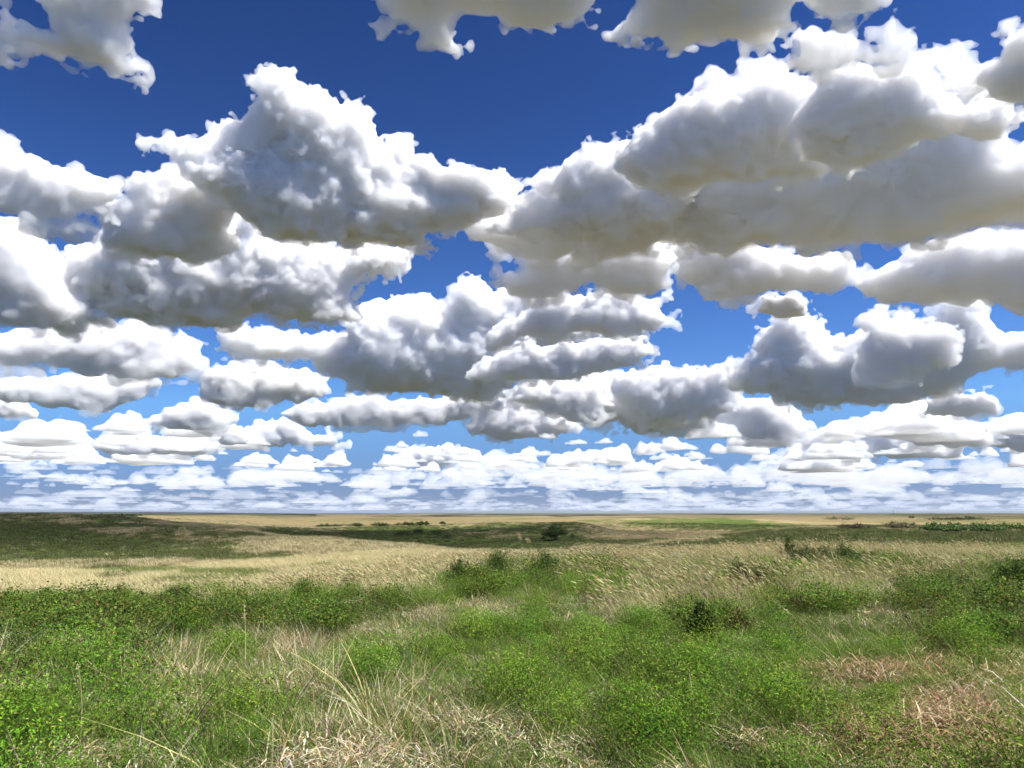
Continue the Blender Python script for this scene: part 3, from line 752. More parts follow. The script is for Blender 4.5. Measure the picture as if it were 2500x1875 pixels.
OLIVE = [(4, (.10, .135, .024)), (2, (.16, .17, .035)), (1.2, (.17, .11, .035)), (.7, (.20, .075, .035)), (2, (.04, .06, .016))]
RUST = [(4, (.31, .20, .115)), (3, (.24, .145, .08)), (3, (.42, .30, .17)), (1, (.55, .42, .28)), (1, (.12, .14, .04))]
GREY = [(3, (.27, .23, .18)), (2, (.36, .31, .25)), (1, (.15, .12, .09))]
SAGE = [(3, (.26, .30, .24)), (2, (.34, .38, .31)), (1, (.16, .19, .13))]
LEAN = (-.40, .02)
PROTO = bpy.data.collections.new('plant_sources')        # not linked to the scene: instanced only
def proto(kind, k, a, mat):
    o = bpy.data.objects.new(kind, tmesh(kind, a, mat)); return o
def make_kind(kind, n, fn, mat):
    c = bpy.data.collections.new(kind + '_sources')
    for k in range(n):
        rs = np.random.RandomState(abs(hash_(kind)) % 9999 + k)
        c.objects.link(proto(kind + '_source', k, fn(rs), mat))
    return c
def hash_(s):
    h = 7
    for ch in s: h = (h * 31 + ord(ch)) % 1000003
    return h
def forb_clump(rs, R=.27, H=.33, n=1150, L=.022, W=.008, P=FORB):
    d = rnd_unit(rs, n, .7); d[:, 2] = np.abs(d[:, 2])
    rr = rs.rand(n) ** .45
    pos = d * rr[:, None] * np.array([R, R, H]); pos[:, 2] += .02
    nr = d * .7 + rnd_unit(rs, n, .8); nr /= np.linalg.norm(nr, axis=1)[:, None]
    lv = leaves(rs, pos, nr, L, W, P)
    st = blades(rs, 34, R * .45, H * .92, .2, .004, (-.05, 0), 1.0, .1, [(1, (.10, .14, .04)), (1, (.16, .13, .06))], seg=2)
    return join(lv, st)
def shrub_clump(rs, R=.30, H=.38, n=640, P=SHRUB, L=.033, W=.020):
    k = 9; lv = []
    th = rs.rand(k) * 6.28; tops = np.stack([np.cos(th) * R * rs.rand(k) ** .5, np.sin(th) * R * rs.rand(k) ** .5, H * (.65 + .5 * rs.rand(k))], 1)
    w = rs.randint(k, size=n); t = rs.rand(n) ** .6
    base = tops * np.array([.35, .35, 0])
    pos = base[w] * (1 - t)[:, None] + tops[w] * t[:, None] + rs.randn(n, 3) * np.array([.05, .05, .035]) * (.6 + t[:, None])
    pos[:, 2] = np.maximum(pos[:, 2], .02)
    nr = rnd_unit(rs, n, 1.1)
    lv = leaves(rs, pos, nr, L, W, P)
    st = blades(rs, 18, R * .4, H, .2, .006, (0, 0), .9, .1, [(1, (.13, .08, .05)), (1, (.09, .07, .05))], seg=2)
    return join(lv, st)
def litter(rs, P=RUST, n=260, R=.32):
    th = rs.rand(n) * 6.28; r = R * np.sqrt(rs.rand(n)); p = np.stack([r * np.cos(th), r * np.sin(th), .01 + .10 * rs.rand(n) ** 1.5], 1)
    a = rs.rand(n) * 6.28; L = .06 + .12 * rs.rand(n); d = np.stack([np.cos(a), np.sin(a), .25 * rs.randn(n)], 1) * L[:, None]
    w = np.stack([-np.sin(a), np.cos(a), 0 * a], 1) * .004
    m = p + d * .5 + np.array([0, 0, .02]); e = p + d
    V = np.stack([p - w, p + w, m + w, m - w, e + w * .3, e - w * .3], 1)
    i = np.arange(n * 6).reshape(n, 6)
    Q = np.concatenate([i[:, [0, 1, 2, 3]], i[:, [3, 2, 4, 5]]])
    a1 = (V.reshape(-1, 3), Q, np.repeat(pal(rs, n, P), 6, 0))
    a2 = blades(rs, 26, R, .15, .4, .004, (-.3, 0), .4, .5, P, seg=2)
    return join(a1, a2)

# name: (sources, label) ; scattered with geometry nodes because nobody could count them
KINDS = {
 'green_grass': (make_kind('green_grass', 5, lambda rs: blades(rs, 40, .14, .15, .4, .006, (-.20, 0), .8, .9, G1, base=(.30, .27, .14)), M_GRASS), 'fine green grass blades between the leafy plants'),
 'mixed_grass': (make_kind('mixed_grass', 5, lambda rs: blades(rs, 22, .14, .25, .35, .0055, LEAN, .4, .8, G2), M_GRASS), 'green and straw mixed grass bending to the left in the wind'),
 'straw_grass': (make_kind('straw_grass', 6, lambda rs: join(blades(rs, 15, .12, .23, .28, .0075, (-.14, 0), .7, .4, STRAW), blades(rs, 34, .16, .11, .4, .006, (-.2, 0), 1.6, .9, STRAW)), M_DRY), 'bleached dead straw tufts standing among green plants'),
 'seed_grass': (make_kind('seed_grass', 5, lambda rs: join(heads(rs, 16, .14, .50, LEAN, .085, GOLD, GOLD), blades(rs, 30, .14, .34, .3, .005, LEAN, .3, .7, GOLD)), M_DRY), 'golden feathery seed grass leaning left on the crest'),
 'leafy_forbs': (make_kind('leafy_forbs', 5, forb_clump, M_LEAF), 'bright green leafy low plants in soft mounds'),
 'low_shrubs': (make_kind('low_shrubs', 5, shrub_clump, M_LEAF), 'dark green knee high snowberry leaves in a broad band'),
 'rusty_shrubs': (make_kind('rusty_shrubs', 4, lambda rs: shrub_clump(rs, .28, .34, 560, OLIVE, .028, .015), M_LEAF), 'olive and reddish leaved low brush among the shrubs'),
 'dead_litter': (make_kind('dead_litter', 4, litter, M_DRY), 'rust brown dead grass litter lying on bare patches'),
 'grey_litter': (make_kind('grey_litter', 4, lambda rs: litter(rs, GREY + STRAW, 240, .3), M_DRY), 'grey tangled dead stems under the green plants'),
 'middle_gold': (make_kind('middle_gold', 5, lambda rs: blades(rs, 70, .34, .36, .3, .013, LEAN, .25, .6, GOLD, seg=2), M_DRY), 'pale golden grass covering the first slope beyond the shrubs'),
 'middle_green': (make_kind('middle_green', 5, lambda rs: blades(rs, 70, .34, .30, .3, .014, LEAN, .3, .7, GOLDGR, seg=2), M_GRASS), 'greener grass in the dips beyond the shrubs'),
 'far_gold': (make_kind('far_gold', 4, lambda rs: blades(rs, 60, .8, .34, .35, .036, LEAN, .2, .5, [(3, (.40, .34, .19)), (2, (.50, .42, .25)), (2, (.27, .245, .12)), (1.5, (.17, .175, .06))], seg=1), M_DRY), 'tan grass on the far slopes'),
 'far_green': (make_kind('far_green', 4, lambda rs: blades(rs, 60, .8, .30, .35, .04, (-.25, 0), .3, .5, [(3, (.075, .10, .026)), (2, (.11, .125, .04)), (2, (.045, .06, .017)), (1.4, (.25, .22, .11))], seg=1), M_GRASS), 'dark green grass in the far hollows'),
}
PTS = {k: [] for k in KINDS}
RS = np.random.RandomState(2024)
def wedge(r0, r1, dens, half=46):
    th = math.radians(half)
    n = int(dens * th * (r1 * r1 - r0 * r0))
    a = RS.uniform(-th, th, n); r = np.sqrt(RS.uniform(r0 * r0, r1 * r1, n))
    x, y = r * np.sin(a), r * np.cos(a)
    return x, y, gz(x, y), r
def put(kind, x, y, z, keep, s0=.75, s1=1.3):
    x, y, z = x[keep], y[keep], z[keep]
    m = 1.0
    if kind in ('leafy_forbs', 'low_shrubs', 'rusty_shrubs'): m = np.clip(.95 + .55 * vn(x, y, 1.15, 61) + .35 * vn(x, y, .55, 62), .45, 1.28)
    PTS[kind].append(np.stack([x, y, z, RS.uniform(s0, s1, len(x)) * m], 1))
Z_SHRUB = [(90, 1545, 170, 75, 1), (330, 1545, 190, 75, 1), (560, 1555, 170, 70, 1), (760, 1530, 130, 55, .9), (950, 1500, 90, 26, .7), (1170, 1430, 95, 40, 1.1), (1300, 1420, 110, 38, 1), (1420, 1425, 80, 30, .7),
   (1700, 1540, 110, 60, .9), (1860, 1600, 120, 40, .7), (2130, 1520, 150, 38, .9), (2330, 1500, 170, 60, 1), (2200, 1590, 130, 40, .8), (2050, 1400, 170, 20, .9), (2300, 1415, 170, 22, .8), (1830, 1425, 90, 22, .9), (2480, 1450, 60, 50, 1), (20, 1680, 50, 70, .5), (1960, 1560, 100, 40, .6), (2400, 1590, 150, 40, .8), (2480, 1600, 60, 50, .8)]
Z_RUST = [(420, 1500, 80, 22, .8), (540, 1580, 90, 28, .8), (160, 1560, 90, 30, .6), (900, 1470, 70, 20, .8), (1230, 1460, 110, 16, .8), (1480, 1480, 60, 30, .5), (1900, 1500, 90, 30, .8), (2260, 1540, 110, 30, .9), (1480, 1400, 60, 14, .5), (2350, 1560, 110, 35, .7), (300, 1700, 60, 40, .5), (1760, 1520, 70, 30, .5)]
Z_FORB = [(1250, 1570, 150, 45, 1), (1420, 1620, 210, 70, 1), (1650, 1680, 160, 60, 1.1), (1800, 1650, 190, 55, 1), (1760, 1760, 170, 60, 1), (1500, 1820, 170, 70, 1.1), (1300, 1700, 120, 50, .9), (1600, 1580, 110, 30, .8), (1320, 1510, 140, 22, .5), (2000, 1600, 130, 40, .9),
   (2280, 1690, 130, 45, .9), (2210, 1760, 110, 50, .9), (2060, 1730, 90, 50, .7), (2380, 1640, 130, 25, .7), (1940, 1800, 90, 50, .7), (170, 1680, 130, 50, .9), (250, 1800, 130, 60, .6), (80, 1840, 110, 50, .8), (560, 1640, 70, 30, .9), (580, 1770, 80, 40, .7), (880, 1700, 60, 45, .8), (1000, 1640, 80, 30, .5), (420, 1850, 90, 40, .6), (900, 1800, 60, 40, .5), (1150, 1650, 90, 30, .6), (2450, 1730, 60, 30, .6), (700, 1860, 80, 30, .5), (1330, 1790, 50, 50, .5)]
Z_STRAW = [(400, 1680, 110, 55, 1), (450, 1620, 70, 25, .7), (660, 1600, 110, 35, .9), (720, 1680, 90, 50, .8), (1000, 1720, 90, 60, 1), (900, 1840, 150, 50, .85), (1120, 1800, 100, 50, .7), (640, 1740, 70, 50, .7), (40, 1760, 60, 90, .8), (150, 1600, 60, 25, .4), (1130, 1500, 130, 22, .9), (1220, 1670, 60, 25, .6), (1000, 1560, 70, 25, .6), (1300, 1480, 70, 16, .6), (1530, 1660, 40, 25, .6), (1700, 1800, 60, 40, .6), (1880, 1840, 90, 50, .8), (1080, 1870, 150, 30, .8), (360, 1760, 90, 40, .5), (500, 1820, 80, 40, .4)]
Z_RUSTY = [(2130, 1650, 60, 22, 1), (2260, 1640, 110, 20, .8), (2160, 1680, 80, 24, .9), (2120, 1720, 60, 36, 1), (2200, 1800, 50, 30, .5), (2400, 1795, 150, 75, 1.1), (2330, 1840, 110, 50, 1), (2470, 1680, 60, 45, 1), (2080, 1850, 110, 40, .7), (2460, 1870, 130, 60, 1.1), (1560, 1740, 50, 22, .6), (1720, 1760, 60, 30, .6), (2380, 1700, 60, 20, .5)]
Z_SEED = [(1700, 1366, 260, 24, .65), (1500, 1370, 150, 24, .9), (1300, 1385, 170, 18, 1), (2100, 1362, 420, 18, .5), (1900, 1450, 260, 30, .45), (1500, 1430, 120, 30, .4), (2200, 1440, 200, 20, .4), (1650, 1440, 140, 30, .4), (1050, 1400, 150, 22, .8), (500, 1450, 500, 25, .9), (1600, 1500, 150, 30, .5), (1800, 1495, 120, 22, .6)]
def zone(x, y, z, L, wob=1.0):
    px, py = proj(x, y, z)
    r = np.hypot(x, y)
    k = 1878 / r
    edge = np.where(px < 930, np.clip((19.5 + 1.5 * vn(x, y, 1.6, 71) + 8 * np.clip((px - 700) / 230, 0, 1) - r) / 1.5, 0, 1), 1.0) if L is not Z_SEED else 1.0
    return edge * blobs(px + k * (.28 * vn(x, y, 1.1, 21) + .12 * vn(x, y, .37, 22)) * wob, py + k * .10 * vn(x, y, .8, 23) * wob, L)
def near_band(r0, r1, dens):
    x, y, z, r = wedge(r0, r1, dens)
    zs, zr, zf, zt, zl, zg = [zone(x, y, z, L) for L in (Z_SHRUB, Z_RUST, Z_FORB, Z_STRAW, Z_RUSTY, Z_SEED)]
    pxx = proj(x, y, z)[0]
    ok = ~((pxx < 900) & (r > 19 + 7 * np.clip((pxx - 650) / 250, 0, 1)) & (RS.rand(len(x)) < .93))     # beyond the shrub band on the left only gold grass grows
    x, y, z, r = x[ok], y[ok], z[ok], r[ok]
    zs, zr, zf, zt, zl, zg = [q[ok] for q in (zs, zr, zf, zt, zl, zg)]
    u = RS.rand(len(x))
    n = .5 + .5 * vn(x, y, 1.7, 31); n2 = .5 + .5 * vn(x, y, 2.9, 33)
    leafy = np.maximum(zs, zf)
    put('green_grass', x, y, z, (u < .55) & (RS.rand(len(x)) < np.clip(.95 - .6 * zl - .2 * zt + .3 * n - .38 * leafy, .12, 1)), .6, 1.35)
    put('mixed_grass', x, y, z, (u > .50) & (u < .74) & (RS.rand(len(x)) < .30 + .5 * n2 - .4 * zl - .25 * leafy), .6, 1.3)
    put('straw_grass', x, y, z, (u > .74) & (RS.rand(len(x)) < np.clip(zt * .80 + .07 * n2 - .25 * zf, 0, 1)), .65, 1.45)
    v = RS.rand(len(x))
    put('seed_grass', x, y, z, (v < .45) & (RS.rand(len(x)) < zg * .9), .7, 1.2)
    return
def near_plants(r0, r1):
    x, y, z, r = wedge(r0, r1, 21)
    u = RS.rand(len(x)); zf = zone(x, y, z, Z_FORB); bare = np.clip(1 - np.maximum(1.1 * zone(x, y, z, Z_RUSTY), .8 * zone(x, y, z, Z_STRAW)), .08, 1); bg_ = .5 + .5 * vn(x, y, 1.9, 35)
    put('leafy_forbs', x, y, z, u < (np.clip(zf * 1.4 - .12, 0, 1) * (.55 + .6 * bg_) + .36 * np.clip(bg_ * 2 - .65, 0, 1) * (r < 24)) * bare, .6, 1.35)
    x, y, z, r = wedge(r0, r1, 9)
    u = RS.rand(len(x)); zs = zone(x, y, z, Z_SHRUB)
    put('low_shrubs', x, y, z, u < np.clip(zs * 1.25 - .2, 0, 1) * .95, .6, 1.12)
    x, y, z, r = wedge(r0, r1, 9)
    u = RS.rand(len(x)); zs = zone(x, y, z, Z_RUST)
    put('rusty_shrubs', x, y, z, u < np.clip(zs * 1.2 - .2, 0, 1) * .75, .6, 1.25)
    x, y, z, r = wedge(r0, min(r1, 20), 26)
    u = RS.rand(len(x)); zl = zone(x, y, z, Z_RUSTY)
    put('dead_litter', x, y, z, u < np.clip(zl * 1.3 - .1, 0, 1), .7, 1.3)
    zt = zone(x, y, z, Z_STRAW)
    put('grey_litter', x, y, z, (RS.rand(len(x)) < .16 + .35 * zt), .6, 1.2)
near_band(3.2, 12, 82)
near_band(12, 27, 42)
near_band(27, 46, 16)
near_plants(3.2, 46)
def cover_at(x, y):
    a = np.degrees(np.arctan2(x, y)); r = np.hypot(x, y)
    i = np.clip(np.round(np.interp(a, AZ, np.arange(len(AZ)))).astype(int), 0, len(AZ) - 1)
    j = np.clip(np.round(np.interp(r, RR, np.arange(len(RR)))).astype(int), 0, len(RR) - 1)
    return green[i, j], dark[i, j]
def far_band(r0, r1, dens, a, b, s0=.7, s1=1.25, half=42):
    x, y, z, r = wedge(r0, r1, dens, half)
    g, d = cover_at(x, y)
    u = RS.rand(len(x))
    gsel = u < np.clip(g * 1.7 - .15, 0.05, .98)
    put(a, x, y, z, ~gsel & (d < .3), s0, s1); put(b, x, y, z, gsel, s0, s1)
far_band(19, 46, 7, 'middle_gold', 'middle_green', .6, 1.1)
far_band(46, 95, 6, 'middle_gold', 'middle_green')
far_band(95, 220, .95, 'far_gold', 'far_green', .6, 1.1)
far_band(220, 520, .20, 'far_gold', 'far_green', .9, 1.5)
def scatter(kind, coll, label):
    P = np.concatenate(PTS[kind])
    me = bpy.data.meshes.new(kind)
    me.vertices.add(len(P)); me.vertices.foreach_set('co', P[:, :3].astype(np.float32).ravel())
    me.attributes.new('size', 'FLOAT', 'POINT').data.foreach_set('value', P[:, 3].astype(np.float32))
    # most plants keep the wind's lean: turn only a little
    rz = (RS.randn(len(P)) * .45 if kind in ('seed_grass', 'mixed_grass', 'middle_gold', 'middle_green', 'far_gold', 'far_green') else RS.rand(len(P)) * 6.28)
    if kind in ('straw_grass', 'green_grass'): rz = RS.randn(len(P)) * 1.1
    rot = np.stack([RS.randn(len(P)) * .06, RS.randn(len(P)) * .06, rz], 1)
    me.attributes.new('turn', 'FLOAT_VECTOR', 'POINT').data.foreach_set('vector', rot.astype(np.float32).ravel())
    o = link(kind, me); tag(o, label, kind.replace('_', ' '), kind='stuff')
    ng = bpy.data.node_groups.new(kind, 'GeometryNodeTree')
    ng.interface.new_socket('Geometry', in_out='INPUT', socket_type='NodeSocketGeometry')
    ng.interface.new_socket('Geometry', in_out='OUTPUT', socket_type='NodeSocketGeometry')
    N = ng.nodes.new; L = ng.links.new
    gi, go = N('NodeGroupInput'), N('NodeGroupOutput')
    ci = N('GeometryNodeCollectionInfo'); ci.inputs['Collection'].default_value = coll
    ci.inputs['Separate Children'].default_value = True; ci.inputs['Reset Children'].default_value = True
    ip = N('GeometryNodeInstanceOnPoints'); ip.inputs['Pick Instance'].default_value = True
    rv = N('FunctionNodeRandomValue'); rv.data_type = 'INT'; rv.inputs[4].default_value = 0; rv.inputs[5].default_value = len(coll.objects) - 1
    n1 = N('GeometryNodeInputNamedAttribute'); n1.data_type = 'FLOAT'; n1.inputs[0].default_value = 'size'
    n2 = N('GeometryNodeInputNamedAttribute'); n2.data_type = 'FLOAT_VECTOR'; n2.inputs[0].default_value = 'turn'
    L(gi.outputs[0], ip.inputs['Points']); L(ci.outputs[0], ip.inputs['Instance']); L(rv.outputs[2], ip.inputs['Instance Index'])
    L(n2.outputs[0], ip.inputs['Rotation']); L(n1.outputs[0], ip.inputs['Scale']); L(ip.outputs[0], go.inputs[0])
    md = o.modifiers.new('scatter', 'NODES'); md.node_group = ng
    print(kind, len(P))
for k_, (c_, l_) in KINDS.items(): scatter(k_, c_, l_)
print('plants', '%.1fs' % (time.time() - T0))

# ------------------------------------------------------------------ single bushes, the lone tree, far thickets
def spot(px, py, rmax=3000, rmin=4):
    """where the sight line through a picture point first meets the ground"""
    d = ray(px, py); h = math.hypot(d.x, d.y)
    r = np.exp(np.linspace(math.log(rmin), math.log(rmax), 3000))
    x, y, z = d.x / h * r, d.y / h * r, EYE + d.z / h * r
    below = np.nonzero(z < gz(x, y))[0]
    i = below[0] if len(below) else len(r) - 1
    return float(x[i]), float(y[i]), float(gz(x[i], y[i])), float(r[i])
def twigs(rs, k, tops, rad, foot):
    """branches: bent tapering four-sided tubes from the foot to each crown lobe"""
    V, Q = [], []
    for i in range(k):
        p0 = np.array([rs.randn() * foot, rs.randn() * foot, -.05]); p3 = tops[i]
        mid = (p0 + p3) / 2 + rs.randn(3) * .08 * np.linalg.norm(p3)
        for s in range(5):
            t = s / 4; p = p0 * (1 - t) ** 2 + 2 * mid * t * (1 - t) + p3 * t * t; w = rad * (1 - .8 * t)
            V += [p + np.array([w, 0, 0]), p + np.array([0, w, 0]), p - np.array([w, 0, 0]), p - np.array([0, w, 0])]
            if s:
                b = len(V) - 8
                for e in range(4): Q.append([b + e, b + (e + 1) % 4, b + 4 + (e + 1) % 4, b + 4 + e])
    return np.array(V), np.array(Q)
def bush(name, label, cat, px, py, wpx, hpx, P, seed, group=None, n=1500, leaf=.04, aspect=.6, lobes=9, lean=0.0, ragged=.25, tree=False, where=None):
    rs = np.random.RandomState(seed)
    x, y, z, r = where or spot(px, py)
    dist = math.hypot(r, z - EYE)
    w, h = wpx * dist / F0, hpx * dist / F0
    R = w / 2
    root = bpy.data.objects.new(name, None); COL.objects.link(root); root.location = (x, y, z); root.empty_display_size = .2
    root.rotation_euler.z = -math.atan2(x, y)
    tag(root, label, cat, group)
    th = rs.rand(lobes) * 6.283; rr = np.sqrt(rs.rand(lobes)) * .72
    cx, cy_ = np.cos(th) * rr * R, np.sin(th) * rr * R * aspect
    low = .12 if tree else .18
    ch = h * (low + (.80 - low) * (1 - rr * (.2 if tree else .6)) * (.65 + .35 * rs.rand(lobes)))
    cr = np.stack([R * .42 * (.7 + .5 * rs.rand(lobes))] * 2 + [h * .30 * (.7 + .5 * rs.rand(lobes))], 1)
    k = rs.randint(lobes, size=n)
    d = rnd_unit(rs, n, .15); q = rs.rand(n) ** (1 / 2.4)
    q = q * (1 + ragged * rs.randn(n) * .5)
    pos = np.stack([cx[k], cy_[k], ch[k]], 1) + d * q[:, None] * cr[k]
    pos[:, 0] += lean * pos[:, 2]
    pos[:, 2] = np.maximum(pos[:, 2], .03 * h + .02)
    # sprigs that stick out of the crown
    ns = n // 6; ks = rs.randint(lobes, size=14); kk = rs.randint(14, size=ns); t = rs.rand(ns)
    sp = np.stack([cx[ks], cy_[ks], ch[ks] + cr[ks, 2] * .7], 1); sd_ = rnd_unit(rs, 14, 1.2) * h * .3
    pos = np.concatenate([pos, sp[kk] + sd_[kk] * t[:, None] + rs.randn(ns, 3) * leaf * .6])
    nr = np.concatenate([d, rnd_unit(rs, ns, .5)]) * .6 + rnd_unit(rs, n + ns, .7); nr /= np.linalg.norm(nr, axis=1)[:, None]
    lf = leaves(rs, pos, nr, leaf, leaf * .6, P, .28)
    link('crown' if tree else 'foliage', tmesh('foliage', lf, M_LEAF), root)
    tops = np.stack([cx + lean * ch, cy_, ch], 1)
    V, Q = twigs(rs, lobes, tops, max(h * (.022 if tree else .012), .006), R * (.05 if tree else .2))
    link('trunk' if tree else 'stems', mesh_np('stems', V, Q, M_BARK), root)
    return root
DKG = [(5, (.040, .065, .018)), (3, (.062, .095, .024)), (2, (.025, .038, .012))]
MIDG = [(5, (.070, .115, .026)), (3, (.10, .155, .035)), (2, (.045, .07, .018))]
WILLOW = [(5, (.10, .145, .045)), (3, (.14, .185, .06)), (2, (.06, .09, .028))]
BROWNB = [(4, (.13, .105, .065)), (3, (.10, .085, .05)), (2, (.17, .14, .085)), (1.5, (.07, .085, .03))]
g_ = 'bushes on the far slopes'
bush('tree', 'round dark green lone tree in the hollow right of centre', 'tree', 1356, 1320, 66, 31, DKG, 301, n=7000, leaf=.26, lobes=16, ragged=.15, aspect=.9, tree=True)
bush('bush', 'small low bush just right of the lone tree', 'bush', 1398, 1318, 26, 14, DKG, 302, g_, n=500, leaf=.15)
bush('bush', 'low dark shrub touching the foot of the lone tree on its left', 'bush', 1328, 1321, 30, 11, DKG, 303, g_, n=500, leaf=.15)
bush('bush', 'darkest tall shrub in the middle of the shaded thicket left of centre', 'bush', 1022, 1314, 36, 28, DKG, 304, g_, n=1400, leaf=.2)
bush('bush', 'wide low shrub at the left end of the shaded thicket left of centre', 'bush', 985, 1315, 54, 20, DKG, 305, g_, n=1500, leaf=.2)
bush('bush', 'shrub with a rounded top at the right end of the shaded thicket', 'bush', 1066, 1314, 44, 21, DKG, 306, g_, n=1300, leaf=.2)
bush('bush', 'shrub tapering off to the far right of the shaded thicket', 'bush', 1094, 1316, 30, 11, DKG, 307, g_, n=600, leaf=.2)
for i, (a, b, w, h, lab) in enumerate([(800, 1288, 66, 8, 'leftmost low thicket in the dark line behind the left ridge'), (862, 1287, 70, 9, 'second low thicket from the left in the dark line behind the ridge'), (925, 1287, 66, 10, 'third low thicket from the left in the dark line behind the ridge'),
        (985, 1285, 60, 9, 'tapering low thicket in the dark line behind the ridge, beside the knobbly one'), (1030, 1284, 36, 10, 'knobbly thicket at the right end of the dark line behind the ridge'), (1080, 1280, 16, 5, 'tiny lone bush on the crest right of the dark thicket line')]):
    bush('thicket', lab, 'thicket', a, b, w, h, DKG, 320 + i, 'thickets in a dark line behind the ridge', n=1100, leaf=.5, aspect=.4)
bush('thicket', 'bright green willow clump behind the right slope', 'thicket', 2305, 1298, 100, 14, WILLOW, 331, n=6000, leaf=.4, aspect=.4, lobes=34, ragged=.1)
bush('thicket', 'green willow bushes just right of the bright willow clump', 'thicket', 2388, 1297, 110, 12, WILLOW, 332, n=6000, leaf=.4, aspect=.4, lobes=34, ragged=.1)
bush('thicket', 'grey green thicket trailing off at the right edge behind the slope', 'thicket', 2470, 1295, 110, 11, MIDG, 333, n=3600, leaf=.42, aspect=.4, lobes=12)
bush('thicket', 'brown leafless looking brush left of the bright willow clump', 'thicket', 2190, 1293, 110, 14, BROWNB, 334, n=3200, leaf=.36, aspect=.4, lobes=14)
bush('thicket', 'long low brown brush further left on the right plain', 'thicket', 2090, 1291, 80, 9, BROWNB, 335, n=1500, leaf=.3, aspect=.4, lobes=12)
bush('thicket', 'dark green mound of trees left of the thin mast', 'thicket', 2050, 1272, 74, 10, DKG, 336, n=1400, leaf=.7, aspect=.5)
bush('thicket', 'tiny dark clump of trees right of the thin mast', 'thicket', 2226, 1266, 18, 5.5, DKG, 337, n=500, leaf=.9)
bush('thicket', 'long dark tree belt on the far plain at the right', 'thicket', 2350, 1271, 150, 6, DKG, 338, n=1800, leaf=1.0, aspect=.3, lobes=16)
bush('thicket', 'rounded trees rising from the long dark tree belt', 'thicket', 2362, 1268, 24, 8, MIDG, 339, n=500, leaf=.9)
bush('thicket', 'dark flat topped grove on the skyline behind the left hill', 'thicket', 290, 1259.5, 120, 4.5, DKG, 340, n=1400, leaf=1.2, aspect=.3, lobes=16, where=(*(lambda d: (d.x / math.hypot(d.x, d.y) * 900, d.y / math.hypot(d.x, d.y) * 900, EYE + d.z / math.hypot(d.x, d.y) * 900, 900.))(ray(290, 1261)),))
g2 = 'bushes standing out of the near grass'
DSH = [(5, (.045, .080, .014)), (3, (.075, .125, .022)), (2, (.025, .042, .010)), (.3, (.16, .09, .03))]
NEARB = [
 ('low bright green bush alone in the golden grass at left', 285, 1421, 100, 27, MIDG, 0),
 ('small dark sprig bush poking up at the left of the shrub band', 100, 1492, 54, 42, DSH, 0),
 ('upright leafy sprig on the shrub band with dark leaves, left of the two twin sprigs', 432, 1490, 56, 54, DSH, 0),
 ('rusty leafed bush on the crest of the shrub band', 290, 1486, 70, 46, OLIVE, 0),
 ('left one of two dark bushes at the right end of the shrub band', 742, 1478, 54, 54, DSH, 0),
 ('right one of two dark bushes at the right end of the shrub band', 855, 1462, 64, 56, DSH, 0),
 ('broad leafy bush left of centre on the near crest', 1120, 1444, 100, 70, DSH, 0),
 ('tall dense bush at the centre of the near crest', 1222, 1430, 110, 78, DSH, 0),
 ('bushy green shrub right of the dense central bush', 1340, 1422, 110, 72, DSH, 0),
 ('dark bush under the golden crest right of the centre shrubs', 1450, 1436, 44, 36, OLIVE, 0),
 ('dark green bush left half of the pair below the golden crest', 1808, 1442, 76, 60, DSH, 0),
 ('dark green bush right half of the pair below the golden crest', 1872, 1446, 72, 58, DSH, 0),
 ('spiky dark sprig bush on the golden crest at right', 1925, 1378, 44, 62, DSH, 0),
 ('leafy bush below the spiky sprig on the golden crest', 1972, 1394, 90, 62, DSH, 0),
 ('rounded bush on the golden crest, right of the leafy one', 2045, 1392, 92, 62, DSH, 0),
 ('low spreading bush at the right end of the crest bushes', 2112, 1396, 80, 46, DSH, 0),
 ('dense dark glossy bush at the right edge of the picture', 2478, 1462, 96, 78, DSH, 0),
 ('dark bush in the middle right foreground with upright stems', 1706, 1600, 90, 120, DSH, 0),
 ('small dark bush in shade left of the long bent stalk', 1790, 1560, 90, 66, OLIVE, 0),
 ('pale silvery sage bush in the golden crest right of centre', 1660, 1374, 58, 22, SAGE, 1),
 ('pale silvery sage bush in the golden crest at far right', 2196, 1358, 38, 20, SAGE, 1),
]
for i, (lab, a, b, w, h, P, sg) in enumerate(NEARB):
    x, y, z, r = spot(a, b)
    lf = .036 if r < 30 else .05 if r < 70 else .07
    bush('sagebrush' if sg else 'bush', lab, 'bush', a, b, w, h, P, 350 + i, None if sg else g2, n=2300 if not sg else 1400, leaf=lf * (.8 if sg else 1), aspect=.7, ragged=.4, lobes=10)

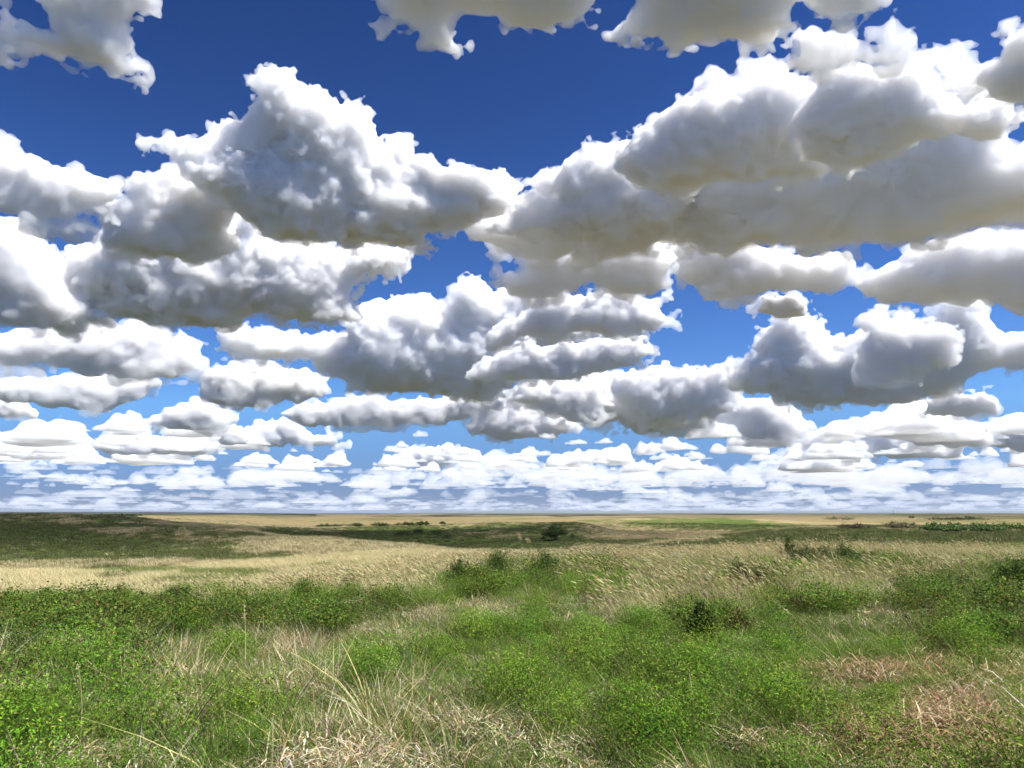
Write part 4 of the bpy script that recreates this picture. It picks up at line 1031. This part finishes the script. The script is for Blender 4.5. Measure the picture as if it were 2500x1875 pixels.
def stalk(label, px, py, tx, ty, seed):
    """one long bent grass stalk with a feathery head, foot at (px, py), tip seen at (tx, ty)"""
    rs = np.random.RandomState(seed)
    x, y, z, r = spot(px, py)
    L = r / F0
    dx, dz = (tx - px) * L, (py - ty) * L
    V, Q = [], []
    n = 9
    for s in range(n):
        t = s / (n - 1)
        p = np.array([dx * (t ** 1.35), .03 * math.sin(t * 3), dz * (t ** .88)])
        w = .0065 * (1 - .6 * t)
        V += [p + (w, 0, 0), p + (0, w, 0), p - (w, 0, 0), p - (0, w, 0)]
        if s:
            b = len(V) - 8
            for e in range(4): Q.append([b + e, b + (e + 1) % 4, b + 4 + (e + 1) % 4, b + 4 + e])
    root = bpy.data.objects.new('grass_stalk', None); COL.objects.link(root); root.location = (x, y, z); root.empty_display_size = .1
    tag(root, label, 'grass stalk', 'tall single grass stalks')
    V = np.array(V); link('stem', tmesh('stem', (V, np.array(Q), np.tile((.42, .40, .18), (len(V), 1))), M_DRY), root)
    m = 60; t = .78 + .24 * rs.rand(m)
    pos = np.stack([dx * t ** 1.35, 0 * t, dz * t ** .88], 1) + rs.randn(m, 3) * .0008 * r
    nr = rnd_unit(rs, m)
    link('seed_head', tmesh('seed_head', leaves(rs, pos, nr, .0028 * r, .0007 * r, GOLD), M_DRY), root)
stalk('longest bent straw stalk crossing the green plants at right', 2070, 1672, 1912, 1490, 401)
stalk('taller of two thin pale stalks seen against the hollow below the lone tree', 1285, 1372, 1266, 1306, 402)
stalk('shorter of two thin pale stalks seen against the hollow below the lone tree', 1302, 1370, 1288, 1316, 403)
stalk('tall greenish stalk in the left foreground with a bare straight stem', 190, 1855, 172, 1670, 404)
stalk('tall curved stalk above the left foreground near straw tufts', 595, 1672, 585, 1500, 405)

# a thin mast far out on the right plain
d_ = ray(2182, 1263); r_ = 2600.0; h_ = math.hypot(d_.x, d_.y)
mast = bpy.data.objects.new('mast', None); COL.objects.link(mast)
mx_, my_ = d_.x / h_ * r_, d_.y / h_ * r_
mast.location = (mx_, my_, float(gz(mx_, my_)))
tag(mast, 'thin dark mast standing on the far plain at the right', 'mast')
mm, _n, _b = nodes_of('weathered_metal'); _b.inputs['Base Color'].default_value = (.08, .08, .085, 1); _b.inputs['Roughness'].default_value = .6
V, Q = [], []
def bar(V, Q, p, q, w):
    b = len(V)
    for c in (p, q): V += [(c[0] - w, c[1] - w, c[2]), (c[0] + w, c[1] - w, c[2]), (c[0] + w, c[1] + w, c[2]), (c[0] - w, c[1] + w, c[2])]
    Q += [(b, b + 1, b + 5, b + 4), (b + 1, b + 2, b + 6, b + 5), (b + 2, b + 3, b + 7, b + 6), (b + 3, b, b + 4, b + 7), (b + 4, b + 5, b + 6, b + 7)]
for sx_, sy_ in ((-1, -1), (1, -1), (0, 1)): bar(V, Q, (sx_ * 1.1, sy_ * 1.1, 0), (sx_ * .3, sy_ * .3, 15), .22)
for k in range(5): bar(V, Q, (-1 + .15 * k, -1 + .15 * k, k * 3), (1 - .15 * k, -1 + .15 * k, k * 3 + 3), .12)
link('lattice', mesh_np('lattice', V, Q, mm, smooth=False), mast)
V, Q = [], []; bar(V, Q, (-1.5, 0, 15), (1.5, 0, 15.5), .3); bar(V, Q, (0, 0, 15.6), (0, 0, 17), .3)
link('antenna', mesh_np('antenna', V, Q, mm, smooth=False), mast)

# ------------------------------------------------------------------ the air over the plain
hm = bpy.data.materials.new('haze_air'); hm.use_nodes = True
hn = hm.node_tree; hn.nodes.clear()
ho = hn.nodes.new('ShaderNodeOutputMaterial'); hv = hn.nodes.new('ShaderNodeVolumePrincipled')
hv.inputs['Color'].default_value = (.80, .88, 1, 1); hv.inputs['Density'].default_value = 1.3e-5; hv.inputs['Anisotropy'].default_value = .2
hn.links.new(hv.outputs[0], ho.inputs['Volume'])
zl, zh, Rz = float(ZG.min()) - 42, 420.0, 72000.0
bx = [(x, y, z) for z in (zl, zh) for (x, y) in ((-Rz, -9000), (Rz, -9000), (Rz, Rz), (-Rz, Rz))]
hz = link('haze', mesh_np('haze', bx, [(3, 2, 1, 0), (4, 5, 6, 7), (0, 1, 5, 4), (1, 2, 6, 5), (2, 3, 7, 6), (3, 0, 4, 7)], hm, smooth=False))
tag(hz, 'thin pale blue air over the far plain', 'haze', kind='stuff')
